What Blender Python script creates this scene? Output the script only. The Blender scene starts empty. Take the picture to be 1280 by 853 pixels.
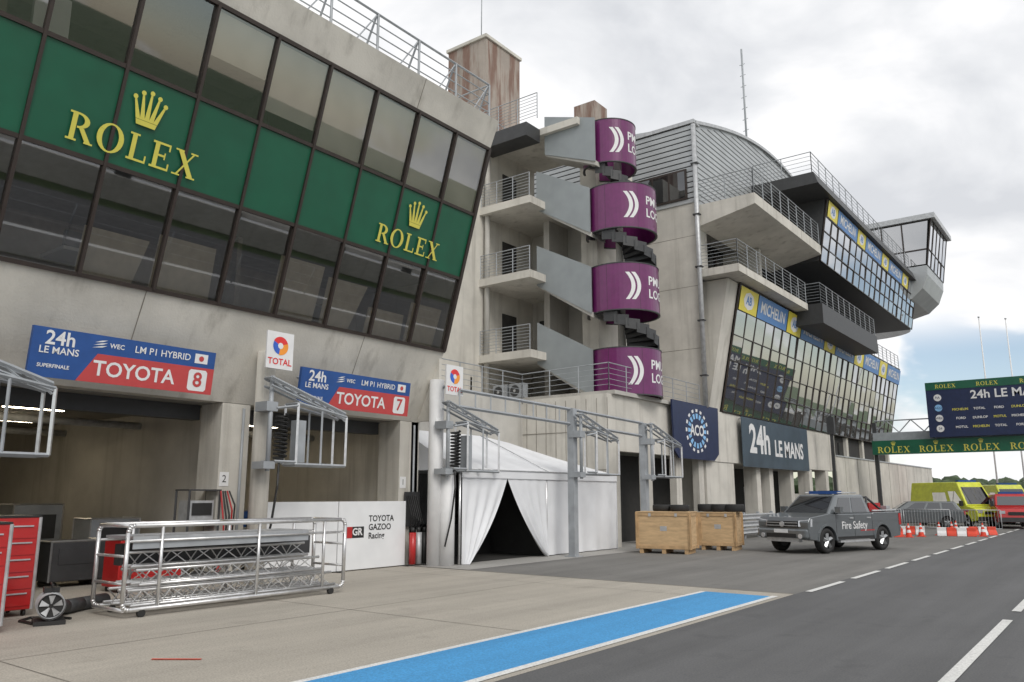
import bpy, bmesh, math, random
from mathutils import Vector, Matrix
random.seed(7)
SC = bpy.context.scene
COL = SC.collection

# ------------------------------------------------------------ materials
MATS = {}
def nt(m):
    m.use_nodes = True
    return m.node_tree
def mat(name, col, rough=0.6, metal=0.0, var=0.12, scale=4.0, bump=0.0, bscale=40.0, coat=0.0, stretch=None, emit=0.0, rvar=0.0, spec=0.5):
    if name in MATS: return MATS[name]
    m = bpy.data.materials.new(name); t = nt(m); N = t.nodes; L = t.links
    p = N['Principled BSDF']
    p.inputs['Roughness'].default_value = rough
    p.inputs['Metallic'].default_value = metal
    p.inputs['Coat Weight'].default_value = coat
    p.inputs['Specular IOR Level'].default_value = spec
    tc = N.new('ShaderNodeTexCoord'); mp = N.new('ShaderNodeMapping')
    L.new(tc.outputs['Object'], mp.inputs['Vector'])
    if stretch: mp.inputs['Scale'].default_value = stretch
    n = N.new('ShaderNodeTexNoise'); n.inputs['Scale'].default_value = scale
    n.inputs['Detail'].default_value = 2; n.inputs['Roughness'].default_value = 0.6
    L.new(mp.outputs[0], n.inputs['Vector'])
    mr = N.new('ShaderNodeMapRange'); mr.inputs[1].default_value = 0.3; mr.inputs[2].default_value = 0.7
    mr.inputs[3].default_value = 1 - var; mr.inputs[4].default_value = 1 + var
    L.new(n.outputs['Fac'], mr.inputs[0])
    mx = N.new('ShaderNodeVectorMath'); mx.operation = 'SCALE'
    mx.inputs[0].default_value = col[:3]
    L.new(mr.outputs[0], mx.inputs['Scale'])
    L.new(mx.outputs[0], p.inputs['Base Color'])
    if bump:
        nb = N.new('ShaderNodeTexNoise'); nb.inputs['Scale'].default_value = bscale; nb.inputs['Detail'].default_value = 2
        L.new(tc.outputs['Object'], nb.inputs['Vector'])
        bp = N.new('ShaderNodeBump'); bp.inputs['Strength'].default_value = bump; bp.inputs['Distance'].default_value = 0.02
        L.new(nb.outputs['Fac'], bp.inputs['Height']); L.new(bp.outputs[0], p.inputs['Normal'])
    if emit:
        p.inputs['Emission Color'].default_value = (*col[:3], 1); p.inputs['Emission Strength'].default_value = emit
    MATS[name] = m
    return m

def weathered(name, col, stain=(0.22, 0.20, 0.17), amt=0.48, streak=(2.2, 2.2, 0.14), thresh=(0.50, 0.76), bump=0.25, rust=None):
    m = bpy.data.materials.new(name); t = nt(m); N = t.nodes; L = t.links
    p = N['Principled BSDF']; p.inputs['Roughness'].default_value = 0.85
    tc = N.new('ShaderNodeTexCoord')
    def noise(scale, st=None, det=4):
        mp = N.new('ShaderNodeMapping'); L.new(tc.outputs['Object'], mp.inputs['Vector'])
        if st: mp.inputs['Scale'].default_value = st
        n = N.new('ShaderNodeTexNoise'); n.inputs['Scale'].default_value = scale; n.inputs['Detail'].default_value = det
        n.inputs['Roughness'].default_value = 0.62
        L.new(mp.outputs[0], n.inputs['Vector']); return n.outputs['Fac']
    def rng(s, a, b, c, d):
        r = N.new('ShaderNodeMapRange'); r.interpolation_type = 'SMOOTHSTEP'
        for i, v in enumerate((a, b, c, d)): r.inputs[i + 1].default_value = v
        L.new(s, r.inputs[0]); return r.outputs[0]
    base = noise(0.6, det=6)
    v1 = rng(base, .3, .7, .86, 1.10)
    sc = N.new('ShaderNodeVectorMath'); sc.operation = 'SCALE'; sc.inputs[0].default_value = col
    L.new(v1, sc.inputs['Scale'])
    st = noise(1.0, streak, 5); f = rng(st, thresh[0], thresh[1], 0, amt)
    mx = N.new('ShaderNodeMix'); mx.data_type = 'RGBA'
    L.new(f, mx.inputs[0]); L.new(sc.outputs[0], mx.inputs[6]); mx.inputs[7].default_value = (*stain, 1)
    out = mx.outputs[2]
    if rust:
        st2 = noise(0.9, (2.2, 2.2, 0.3)); f2 = rng(st2, .42, .60, 0, rust[3])
        m2 = N.new('ShaderNodeMix'); m2.data_type = 'RGBA'; L.new(f2, m2.inputs[0]); L.new(out, m2.inputs[6])
        m2.inputs[7].default_value = (*rust[:3], 1); out = m2.outputs[2]
    L.new(out, p.inputs['Base Color'])
    nb = noise(22, det=2); bp = N.new('ShaderNodeBump'); bp.inputs['Strength'].default_value = bump; bp.inputs['Distance'].default_value = .02
    L.new(nb, bp.inputs['Height']); L.new(bp.outputs[0], p.inputs['Normal'])
    MATS[name] = m
    return m

def glass(name, tint=(0.88, 0.86, 0.81), refl=0.22, body=(0.02, 0.022, 0.025), see=0.6):
    m = bpy.data.materials.new(name); t = nt(m); N = t.nodes; L = t.links
    N.remove(N['Principled BSDF']); out = N['Material Output']
    df = N.new('ShaderNodeBsdfDiffuse'); df.inputs[0].default_value = (*body, 1)
    gl = N.new('ShaderNodeBsdfGlossy'); gl.inputs['Roughness'].default_value = 0.02; gl.inputs[0].default_value = (.95, .97, 1, 1)
    lw = N.new('ShaderNodeFresnel'); lw.inputs['IOR'].default_value = 1.55
    ad = N.new('ShaderNodeMath'); ad.operation = 'ADD'; ad.use_clamp = True; ad.inputs[1].default_value = refl
    L.new(lw.outputs[0], ad.inputs[0])
    src = df.outputs[0]
    if see > 0:
        tr = N.new('ShaderNodeBsdfTransparent'); tr.inputs[0].default_value = (*tint, 1)
        m1 = N.new('ShaderNodeMixShader'); m1.inputs[0].default_value = see
        L.new(df.outputs[0], m1.inputs[1]); L.new(tr.outputs[0], m1.inputs[2]); src = m1.outputs[0]
    m2 = N.new('ShaderNodeMixShader'); L.new(ad.outputs[0], m2.inputs[0]); L.new(src, m2.inputs[1]); L.new(gl.outputs[0], m2.inputs[2])
    L.new(m2.outputs[0], out.inputs[0])
    MATS[name] = m; return m

CONC = weathered('cast_concrete', (0.60, 0.575, 0.52))
CONC_D = weathered('grey_concrete', (0.49, 0.475, 0.44), amt=.5)
CONC_R = weathered('rust_stained_concrete', (0.38, 0.33, 0.29), amt=.5, rust=(0.16, 0.07, 0.045, .75))
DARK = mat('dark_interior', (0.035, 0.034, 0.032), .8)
ROOM = mat('room_wall', (0.28, 0.25, 0.205), .8)
CEIL = mat('room_ceiling', (0.22, 0.21, 0.19), .8)
FRAME = mat('bronze_frame', (0.05, 0.038, 0.033), .4, .3)
GREEN = mat('green_panel', (0.004, 0.095, 0.048), .42, 0, .12, 1.2, coat=.1)
GOLD = mat('yellow_lettering', (0.66, 0.60, 0.10), .45, var=.04)
WHITE = mat('white_paint', (0.74, 0.74, 0.74), .5, var=.04)
WHITES = mat('white_sheet', (0.76, 0.77, 0.78), .55, var=.05, scale=1.5)
SKYPANE = mat('pale_sky_reflection', (0.78, 0.76, 0.72), .8, var=.12, scale=.8)  # sky reflection put in as a pale colour behind the upper right panes
TENT = mat('tent_fabric', (0.74, 0.75, 0.77), .6, var=.06, scale=1.2, bump=.3, bscale=3)
GALV = mat('galvanised_steel', (0.48, 0.49, 0.50), .45, .4, .15, 6)
GALVP = mat('grey_painted_steel', (0.34, 0.36, 0.38), .5, .1, .12, 3)
ALU = mat('aluminium', (0.70, 0.70, 0.70), .32, .8, .1, 8)
BLACK = mat('black_plastic', (0.02, 0.02, 0.02), .5)
RUBBER = mat('rubber', (0.018, 0.018, 0.018), .75)
RED = mat('red_paint', (0.45, 0.02, 0.02), .35, var=.08, coat=.3)
SIGNRED = mat('sign_red', (0.50, 0.06, 0.06), .45, var=.05)
SIGNBLUE = mat('sign_blue', (0.02, 0.08, 0.28), .45, var=.08)
NAVY = mat('navy', (0.010, 0.020, 0.070), .45)
SLATE = mat('banner_slate', (0.05, 0.075, 0.10), .5, var=.2, scale=.8)
PURPLE = mat('purple_panel', (0.14, 0.014, 0.105), .3, var=.1, coat=.3)
STAIRP = mat('stair_panel_grey', (0.28, 0.305, 0.315), .5, .1, .08, 1.2)
CLAD = mat('cladding_grey', (0.44, 0.46, 0.47), .45, .3, .08, 1)
CHAR = mat('charcoal_panel', (0.045, 0.046, 0.048), .5)
WOOD = mat('plywood', (0.55, 0.38, 0.21), .7, 0, .16, 3, stretch=(1, 1, 5))
WOODD = mat('wood_batten', (0.48, 0.32, 0.17), .7, 0, .2, 5)
YEL = mat('sign_yellow', (0.75, 0.64, 0.08), .5, var=.05)
MBLUE = mat('ad_blue', (0.10, 0.24, 0.52), .5, var=.05)
GLASS1 = glass('tinted_window_glass', refl=.13, see=.95)
GLASS2 = glass('mirror_window_glass', refl=.38, body=(.10, .096, .086), see=.0)
GLASSD = glass('dark_window_glass', refl=.08, body=(.012, .013, .015), see=.0)
LAMP = mat('fluorescent_tube', (1, .85, .6), emit=26)
TYREW = mat('wheel_alloy', (0.40, 0.41, 0.42), .35, .7)
CARG = mat('pickup_grey_paint', (0.16, 0.175, 0.185), .30, .35, .04, 2, coat=.7)
YV = mat('hi_vis_yellow', (0.66, 0.70, 0.05), .35, coat=.4)
HEADL = mat('headlight', (0.6, 0.62, 0.65), .1, .3, coat=1)
ORANGE = mat('red_orange_plastic', (0.68, 0.06, 0.025), .5)
BEIGE = mat('beige_blind', (0.50, 0.45, 0.36), .8, var=.1)

# ------------------------------------------------------------ builder
class B:
    def __init__(s, name, loc=(0, 0, 0), rot=0.0, local=False):
        s.root = bpy.data.objects.new(name, None); s.root.empty_display_size = .3
        s.M = Matrix.Translation(loc) @ Matrix.Rotation(rot, 4, 'Z')
        s.root.matrix_world = s.M
        COL.objects.link(s.root)
        s.local = local; s.parts = {}; s.bev = {}
    def bm(s, part, m):
        if part not in s.parts: s.parts[part] = (bmesh.new(), [])
        bm, ms = s.parts[part]
        if m not in ms: ms.append(m)
        return bm, ms.index(m)
    def face(s, part, m, pts, smooth=False):
        bm, i = s.bm(part, m)
        f = bm.faces.new([bm.verts.new(p) for p in pts]); f.material_index = i; f.smooth = smooth
        return f
    def box(s, part, m, x, y, z, M=None):
        bm, i = s.bm(part, m)
        vs = []
        for zz in z:
            for xx, yy in ((x[0], y[0]), (x[1], y[0]), (x[1], y[1]), (x[0], y[1])):
                v = Vector((xx, yy, zz))
                if M: v = M @ v
                vs.append(bm.verts.new(v))
        for q in ((3, 2, 1, 0), (4, 5, 6, 7), (0, 1, 5, 4), (1, 2, 6, 5), (2, 3, 7, 6), (3, 0, 4, 7)):
            f = bm.faces.new([vs[k] for k in q]); f.material_index = i
    def prism(s, part, m, pa, pb, smooth=False, caps=True):
        bm, i = s.bm(part, m)
        a = [bm.verts.new(p) for p in pa]; b = [bm.verts.new(p) for p in pb]; n = len(a)
        for k in range(n):
            f = bm.faces.new((a[k], a[(k + 1) % n], b[(k + 1) % n], b[k])); f.material_index = i; f.smooth = smooth
        if caps:
            f = bm.faces.new(a[::-1]); f.material_index = i
            f = bm.faces.new(b); f.material_index = i
    def ext(s, part, m, poly, y0, y1):
        s.prism(part, m, [(p[0], y0, p[1]) for p in poly], [(p[0], y1, p[1]) for p in poly])
    def extx(s, part, m, poly, x0, x1):
        s.prism(part, m, [(x0, p[0], p[1]) for p in poly], [(x1, p[0], p[1]) for p in poly])
    def tube(s, part, m, p0, p1, r, n=8, r2=None, caps=True):
        p0 = Vector(p0); p1 = Vector(p1); d = (p1 - p0)
        if d.length < 1e-6: return
        q = d.to_track_quat('Z', 'Y'); r2 = r if r2 is None else r2
        ra = [p0 + q @ Vector((math.cos(2 * math.pi * k / n) * r, math.sin(2 * math.pi * k / n) * r, 0)) for k in range(n)]
        rb = [p1 + q @ Vector((math.cos(2 * math.pi * k / n) * r2, math.sin(2 * math.pi * k / n) * r2, 0)) for k in range(n)]
        s.prism(part, m, ra, rb, smooth=n > 6, caps=caps)
    def bar(s, part, m, p0, p1, w, h=None):
        s.tube(part, m, p0, p1, w * .7071, n=4)
    def path(s, part, m, pts, r, n=6):
        for a, b in zip(pts[:-1], pts[1:]): s.tube(part, m, a, b, r, n)
    def rail(s, part, m, pts, h=1.0, n=4, step=1.3, r=.022):
        for a, b in zip(pts[:-1], pts[1:]):
            a = Vector(a); b = Vector(b); k = max(1, round((b - a).length / step))
            for j in range(k + 1):
                p = a.lerp(b, j / k); s.tube(part, m, p, p + Vector((0, 0, h)), r * 1.1, 6)
            for j in range(n):
                z = Vector((0, 0, h * (j + 1) / n)); s.tube(part, m, a + z, b + z, r if j == n - 1 else r * .55, 6)
    def text(s, part, m, txt, fn, size=1.0, align='CENTER', depth=.0, xs=1.0, bold=0.0):
        c = bpy.data.curves.new('t', 'FONT'); c.body = txt; c.size = size; c.align_x = align; c.align_y = 'CENTER'
        c.offset = bold * size; c.resolution_u = 3
        o = bpy.data.objects.new('t', c); COL.objects.link(o)
        me = o.to_mesh()
        bm, i = s.bm(part, m)
        vs = [bm.verts.new(fn(v.co.x * xs, v.co.y)) for v in me.vertices]
        for p in me.polygons:
            try:
                f = bm.faces.new([vs[k] for k in p.vertices]); f.material_index = i
            except ValueError: pass
        o.to_mesh_clear()
        bpy.data.objects.remove(o); bpy.data.curves.remove(c)
    def bevel(s, part, w, seg=2): s.bev[part] = (w, seg)
    def done(s):
        inv = s.M.inverted() if not s.local else None
        for k, (bm, ms) in s.parts.items():
            bmesh.ops.recalc_face_normals(bm, faces=[f for f in bm.faces]) if k[:4] != 'flat' else None
            me = bpy.data.meshes.new(k); bm.to_mesh(me); bm.free()
            for m in ms: me.materials.append(m)
            o = bpy.data.objects.new(k, me); COL.objects.link(o); o.parent = s.root
            if inv is not None: o.matrix_parent_inverse = inv
            if k in s.bev:
                md = o.modifiers.new('b', 'BEVEL'); md.width = s.bev[k][0]; md.segments = s.bev[k][1]; md.limit_method = 'ANGLE'; md.angle_limit = math.radians(35)
        return s.root

def plane_fn(o, xd, yd, off=0.0):
    o = Vector(o); xd = Vector(xd).normalized(); yd = Vector(yd).normalized(); n = xd.cross(yd)
    return lambda x, y: o + xd * x + yd * y + n * off

# serif lettering --------------------------------------------------------
def ring(cx, cy, rx, ry, ix, iy, a0=0, a1=360, n=24):
    out = []
    for k in range(n):
        t0 = math.radians(a0 + (a1 - a0) * k / n); t1 = math.radians(a0 + (a1 - a0) * (k + 1) / n)
        out.append([(cx + rx * math.cos(t0), cy + ry * math.sin(t0)), (cx + rx * math.cos(t1), cy + ry * math.sin(t1)),
                    (cx + ix * math.cos(t1), cy + iy * math.sin(t1)), (cx + ix * math.cos(t0), cy + iy * math.sin(t0))])
    return out
def rc(x0, x1, y0, y1): return [(x0, y0), (x1, y0), (x1, y1), (x0, y1)]
SER = {
 'R': (.86, [rc(.10, .27, 0, 1), rc(0, .36, 0, .07), rc(0, .32, .93, 1), [(.36, .50), (.54, .50), (.88, .0), (.68, .0)], rc(.62, .92, 0, .06)] + ring(.30, .73, .40, .27, .22, .20, -90, 90, 12)),
 'O': (.98, ring(.47, .5, .48, .53, .29, .47)),
 'L': (.74, [rc(.10, .27, 0, 1), rc(0, .36, .93, 1), rc(0, .72, 0, .08), rc(.66, .72, 0, .28)]),
 'E': (.76, [rc(.10, .27, 0, 1), rc(0, .70, .92, 1), rc(0, .74, 0, .08), rc(.2, .55, .47, .55), rc(.64, .70, .74, 1), rc(.68, .74, 0, .27), rc(.50, .55, .38, .64)]),
 'X': (.96, [[(.08, 1), (.29, 1), (.90, 0), (.68, 0)], [(.74, 1), (.81, 1), (.20, 0), (.12, 0)], rc(.0, .34, .94, 1), rc(.62, .92, .94, 1), rc(.0, .33, 0, .06), rc(.60, .96, 0, .06)]),
}
def serif(b, part, m, word, fn, h, gap=.14):
    W = sum(SER[c][0] + gap for c in word) - gap; x = -W / 2; k = 0
    for c in word:
        w, ps = SER[c]
        for p in ps:
            b.face(part, m, [fn((x + q[0]) * h, (q[1] - .5) * h, k * .0004) for q in p]); k = (k + 1) % 9
        x += w + gap
def crown(b, part, m, fn, w, h):
    b.face(part, m, [fn(q[0] * w, q[1] * h, .001) for q in [(-.30, .0), (.30, 0), (.34, .14), (-.34, .14)]])
    for i, (bx, by) in enumerate([(-.48, .72), (-.26, .88), (0, .95), (.26, .88), (.48, .72)]):
        x0 = -.27 + i * .135
        b.face(part, m, [fn(q[0] * w, q[1] * h, .0015 + i * .0004) for q in [(x0 - .075, .15), (x0 + .075, .15), (bx + .03, by), (bx - .03, by)]])
        b.face(part, m, [fn((bx + .075 * math.cos(a * .7854)) * w, by * h + .075 * w * math.sin(a * .7854), .004 + i * .0004) for a in range(8)])
def off_fn(o, xd, yd, base=.006):
    o = Vector(o); xd = Vector(xd).normalized(); yd = Vector(yd).normalized(); n = xd.cross(yd)
    return lambda x, y, k=0: o + xd * x + yd * y + n * (base + k)

# ------------------------------------------------------------ world + light
w = bpy.data.worlds.new('World'); SC.world = w; w.use_nodes = True
T = w.node_tree; N = T.nodes; L = T.links
bg = N['Background']
sky = N.new('ShaderNodeTexSky'); sky.sky_type = 'NISHITA'; sky.sun_disc = False
SUN_E, SUN_R = math.radians(42), math.radians(118)
sky.sun_elevation = SUN_E; sky.sun_rotation = SUN_R; sky.dust_density = .6
sk = N.new('ShaderNodeVectorMath'); sk.operation = 'SCALE'; sk.inputs['Scale'].default_value = 0.10
L.new(sky.outputs[0], sk.inputs[0])
tc = N.new('ShaderNodeTexCoord'); mp = N.new('ShaderNodeMapping'); mp.inputs['Scale'].default_value = (1, 1, 1.8)
L.new(tc.outputs['Generated'], mp.inputs[0])
def wn(scale, det=5, dist=.3, loc=(0, 0, 0)):
    m2 = N.new('ShaderNodeMapping'); m2.inputs['Location'].default_value = loc; L.new(mp.outputs[0], m2.inputs[0])
    n = N.new('ShaderNodeTexNoise'); n.inputs['Scale'].default_value = scale; n.inputs['Detail'].default_value = det
    n.inputs['Distortion'].default_value = dist; n.inputs['Roughness'].default_value = .5; L.new(m2.outputs[0], n.inputs['Vector']); return n.outputs['Fac']
def wr(s, a, b, c, d):
    r = N.new('ShaderNodeMapRange'); r.interpolation_type = 'SMOOTHSTEP'
    for i, v in enumerate((a, b, c, d)): r.inputs[i + 1].default_value = v
    L.new(s, r.inputs[0]); return r.outputs[0]
cr = N.new('ShaderNodeValToRGB')
cr.color_ramp.elements[0].position = .36; cr.color_ramp.elements[0].color = (.56, .575, .605, 1)
cr.color_ramp.elements[1].position = .62; cr.color_ramp.elements[1].color = (.86, .86, .865, 1)
e = cr.color_ramp.elements.new(.47); e.color = (.69, .70, .72, 1)
e = cr.color_ramp.elements.new(.54); e.color = (.80, .80, .81, 1)
L.new(wn(3.4, 6, .35, (.8, .9, .2)), cr.inputs[0])
sep = N.new('ShaderNodeSeparateXYZ'); L.new(tc.outputs['Generated'], sep.inputs[0])
low = wr(sep.outputs['Z'], .15, .21, 1, 0)
gap = wr(wn(5.0, 5, .3, (3.4, 1, 0)), .42, .52, 0, .85)
mu = N.new('ShaderNodeMath'); mu.operation = 'MULTIPLY'; L.new(low, mu.inputs[0]); L.new(gap, mu.inputs[1])
mx = N.new('ShaderNodeMix'); mx.data_type = 'RGBA'; L.new(mu.outputs[0], mx.inputs[0]); L.new(cr.outputs[0], mx.inputs[6]); L.new(sk.outputs[0], mx.inputs[7])
L.new(mx.outputs[2], bg.inputs[0]); bg.inputs[1].default_value = 1.28
sl = bpy.data.lights.new('sun', 'SUN'); sl.energy = 1.5; sl.angle = math.radians(25); sl.color = (1, .96, .9)
so = bpy.data.objects.new('sun', sl); COL.objects.link(so)
sd = Vector((math.sin(SUN_R) * math.cos(SUN_E), math.cos(SUN_R) * math.cos(SUN_E), math.sin(SUN_E)))
so.rotation_euler = sd.to_track_quat('Z', 'Y').to_euler()

# ------------------------------------------------------------ ground
def asphalt(name, col, var, patch, crack=False):
    m = bpy.data.materials.new(name); t = nt(m); N = t.nodes; L = t.links; p = N['Principled BSDF']; p.inputs['Roughness'].default_value = .82
    tc = N.new('ShaderNodeTexCoord')
    def ns(sc, st=(1, 1, 1), det=5):
        mp = N.new('ShaderNodeMapping'); mp.inputs['Scale'].default_value = st; L.new(tc.outputs['Object'], mp.inputs[0])
        n = N.new('ShaderNodeTexNoise'); n.inputs['Scale'].default_value = sc; n.inputs['Detail'].default_value = det; n.inputs['Roughness'].default_value = .65
        L.new(mp.outputs[0], n.inputs['Vector']); return n.outputs['Fac']
    def rg(s, a, b, c, d):
        r = N.new('ShaderNodeMapRange')
        for i, v in enumerate((a, b, c, d)): r.inputs[i + 1].default_value = v
        L.new(s, r.inputs[0]); return r.outputs[0]
    def mul(a, b):
        k = N.new('ShaderNodeMath'); k.operation = 'MULTIPLY'; L.new(a, k.inputs[0]); L.new(b, k.inputs[1]); return k.outputs[0]
    f = mul(rg(ns(.35), .3, .7, 1 - var, 1 + var), rg(ns(45, det=2), .3, .7, .78, 1.22))
    f = mul(f, rg(ns(.6, (2.5, .12, 1)), .35, .65, 1 - patch, 1 + patch))
    f = mul(f, rg(ns(1.4), .57, .68, 1, 1 - patch * 1.4))
    s = N.new('ShaderNodeVectorMath'); s.operation = 'SCALE'; s.inputs[0].default_value = col; L.new(f, s.inputs['Scale']); L.new(s.outputs[0], p.inputs['Base Color'])
    MATS[name] = m; return m
ASPH = asphalt('asphalt_lane', (.102, .103, .105), .10, .12)
ASPH2 = asphalt('asphalt_worn', (.170, .165, .155), .12, .12)
APRON = asphalt('apron_concrete', (.385, .355, .305), .10, .10)
JOINT = mat('joint_tar', (.22, .20, .17), .9, var=.3)
PBLUE = asphalt('blue_paint', (.06, .29, .58), .06, .08)
PWHITE = asphalt('line_paint', (.66, .66, .64), .05, .10)
SLABL = asphalt('pale_slab', (.34, .33, .31), .07, .06)
GRASS = asphalt('grass', (.05, .085, .025), .3, .2)

def sheet(name, m, x0, x1, y0, y1, z):
    me = bpy.data.meshes.new(name); me.from_pydata([(x0, y0, z), (x1, y0, z), (x1, y1, z), (x0, y1, z)], [], [(0, 1, 2, 3)]); me.materials.append(m)
    o = bpy.data.objects.new(name, me); COL.objects.link(o); return o
sheet('ground', GRASS, -1500, 1500, -1500, 1500, -.02)
sheet('pit_lane_road', ASPH, -5.2, 4.5, -60, 400, 0)
sheet('worn_asphalt_road', ASPH2, -60, -5.2, 15.5, 400, 0)
sheet('concrete_apron', APRON, -60, -5.2, -60, 15.5, 0.002)
sheet('racetrack_road', ASPH, 5.2, 18, -60, 400, 0)
sheet('pavement', SLABL, -18, -13.2, 15.6, 33, .006)
g = B('pit_lane_markings')
def mk(part, m, x0, x1, y0, y1, z=.010): g.face(part, m, [(x0, y0, z), (x1, y0, z), (x1, y1, z), (x0, y1, z)])
mk('flat_blue', PBLUE, -6.66, -5.42, -40, 14.85)
mk('flat_white_a', PWHITE, -6.76, -6.66, -40, 14.85); mk('flat_white_a', PWHITE, -5.42, -5.30, -40, 14.95)
y = 16.0
while y < 140:
    mk('flat_dash', PWHITE, -5.16, -5.03, y, y + 2.3); y += 3.1
y = 15.3
while y < 140:
    mk('flat_dash2', PWHITE, -1.72, -1.59, y, y + 6); y += 7.2
mk('flat_dash2', PWHITE, -1.72, -1.59, 7.6, 14.2); mk('flat_dash2', PWHITE, -1.72, -1.59, 0, 6.4)
mk('flat_edge', PWHITE, 3.9, 4.05, -60, 400)
for k in range(-8, 3):
    mk('flat_joint', JOINT, -16, -6.77, 5.1 * k + 4.0, 5.1 * k + 4.014, .0064)
for x in (-10.2, -13.4): mk('flat_joint', JOINT, x, x + .014, -60, 15.5, .006)
mk('flat_joint', JOINT, -16, -5.2, 15.48, 15.53, .0080)
a = Vector((-8.9, 5.05, .011)); d = Vector((.80, .60, 0)); n_ = Vector((-.6, .8, 0))
g.face('flat_spray', ORANGE, [a, a + d * .56, a + d * .56 + n_ * .05, a + n_ * .05])
g.done()

# ------------------------------------------------------------ pit building (near)
ZB = [5.7, 7.67, 9.4, 11.2]
def FX(z): return -14.6 + (z - 5.7) * .2855
E1 = 16.12; W0 = -34.28
PIL = [16.0 - 5.6 * k for k in range(0, 10)]
up = Vector((.2855, 0, 1)).normalized(); nrm = Vector((0, 1, 0)).cross(up)
b = B('pit_building', (-20, 0, 0))
b.ext('fascia', CONC, [(-15.5, 3.8), (-15.25, 4.3), (-14.62, 5.68), (-16.2, 5.68), (-16.2, 3.8)], W0, E1)
b.ext('parapet', CONC, [(FX(11.22), 11.22), (-12.72, 11.95), (-13.1, 11.95), (-13.5, 11.4), (-16, 11.4), (-16, 11.22)], W0, E1)
for y in PIL:
    yj = y - 2.8
    for (xa, za), (xb, zb) in (((-15.25, 4.3), (-14.62, 5.68)), ((FX(11.22), 11.22), (-12.72, 11.95))):
        b.face('flat_joint', JOINT, [(xa + .004, yj, za), (xa + .004, yj + .02, za), (xb + .004, yj + .02, zb), (xb + .004, yj, zb)])
b.box('roof', CONC_D, (-30, -13.3), (W0, E1 - .02), (11.23, 11.36))
b.box('floor_slab', CEIL, (-30, -15.2), (W0, E1 - .02), (5.3, 5.66))
b.ext('floor_slab', CEIL, [(FX(7.75) - .15, 7.75), (FX(9.3) - .15, 9.3), (-19, 9.3), (-19, 7.75)], W0, E1 - .12)
b.box('back_wall', ROOM, (-18.3, -18.1), (W0, E1 - .12), (5.66, 11.22))
b.box('end_wall', CONC, (-30, -14.7), (E1 - .1, E1), (3.8, 5.7))
b.ext('end_wall', CONC, [(-30, 5.7), (FX(5.7) - .06, 5.7), (FX(11.2) - .06, 11.2), (-30, 11.2)], E1 - .1, E1)
b.box('end_wall', CONC, (-30, -15.5), (E1 - .3, E1), (0, 3.8))
for y in PIL[1:]:
    b.box('partition', ROOM, (-18.1, -15.2), (y - .06, y + .06), (9.3, 11.2)); b.box('partition', ROOM, (-18.1, -15.9), (y - .06, y + .06), (5.66, 7.74))
b.box('garage_ceiling', CEIL, (-28, -15.9), (W0, E1 - .3), (3.78, 3.795))
b.box('garage_back', ROOM, (-28.2, -28), (W0, E1), (0, 5.3))
for i, y in enumerate(PIL):
    yy = min(y, E1 - .32)
    b.box('pier', CONC, (-16.3, -15.5), (yy - .42, yy + .28), (0, 3.79))
    b.box('garage_partition', CONC_D if i else CONC, (-28, -16.3), (yy - .12, yy + .08), (0, 3.78))
    b.tube('pipe_column', CONC if i % 2 else WHITE, (-14.75, y + (.1 if i else 0), 0), (-14.75, y + (.1 if i else 0), 4.9), .2, 16)
    b.box('number_plate', WHITE, (-15.5, -15.49), (yy - .38, yy - .16), (2.0, 2.3))
    b.text('number_plate', BLACK, str(i + 1), plane_fn((-15.487, yy - .27, 2.15), (0, 1, 0), (0, 0, 1)), .22)
    b.box('shutter_housing', CHAR, (-16.6, -16.3), (yy - 5.4, yy - .45), (3.45, 3.775))
    b.tube('cable_duct', GALVP, (-15.47, yy + .1, 0.2), (-15.47, yy + .1, 3.7), .03, 8)
PW = 1.4
ny = int((E1 - W0) / PW)
for r in range(3):
    z0, z1 = ZB[r], ZB[r + 1]
    for k in range(ny):
        y0 = E1 - PW * (k + 1) + .03; y1 = E1 - PW * k - .03
        if k == 0: y1 = E1 - .08
        o = -.02 if r != 1 else 0.0
        pts = [Vector((FX(zz) + .0, yy, zz)) + nrm * o for yy, zz in ((y0, z0 + .04), (y1, z0 + .04), (y1, z1 - .04), (y0, z1 - .04))]
        if r != 1:
            j = [random.uniform(-.012, .012) for _ in range(3)]
            pts = [p + nrm * (j[0] + (j[1] if i in (1, 2) else 0) + (j[2] if i > 1 else 0)) for i, p in enumerate(pts)]
        b.face('flat_pane' if r != 1 else 'flat_panel', GLASS1 if r != 1 else GREEN, pts)
        q = random.random()
        if r == 2 and k < 6:
            zt = z1 - .05; zb = z0 + (.05, .05, .12, .05, .35, .9)[k]
            b.face('flat_blind_and_sky', SKYPANE, [Vector((FX(zz) - .10, yy, zz)) for yy, zz in ((y0, zb), (y1, zb), (y1, zt), (y0, zt))])  # pale sheets imitate the sky mirrored in these panes
        elif r == 0 and q < .5:
            zt = z0 + random.uniform(.7, 1.5)
            b.face('flat_blind_and_sky', BEIGE, [Vector((FX(zz) - .3, yy, zz)) for yy, zz in ((y0, z0), (y1 - random.uniform(0, .5), z0), (y1 - .1, zt), (y0, zt))])
        elif r == 2 and q < .6:
            b.box('stored_board', BEIGE if q < .35 else WHITES, (-14.3, -14.2), (y0, y0 + random.uniform(.4, 1.0)), (9.5, 9.5 + random.uniform(.7, 1.4)))
        if r == 0 and k in (2, 6, 9, 10): b.box('desk', WHITES, (-16.4, -15.4), (y0, y1), (6.35, 6.42)); b.box('desk', CHAR, (-16.2, -16.1), (y0 + .3, y0 + .9), (6.42, 6.95))
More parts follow.
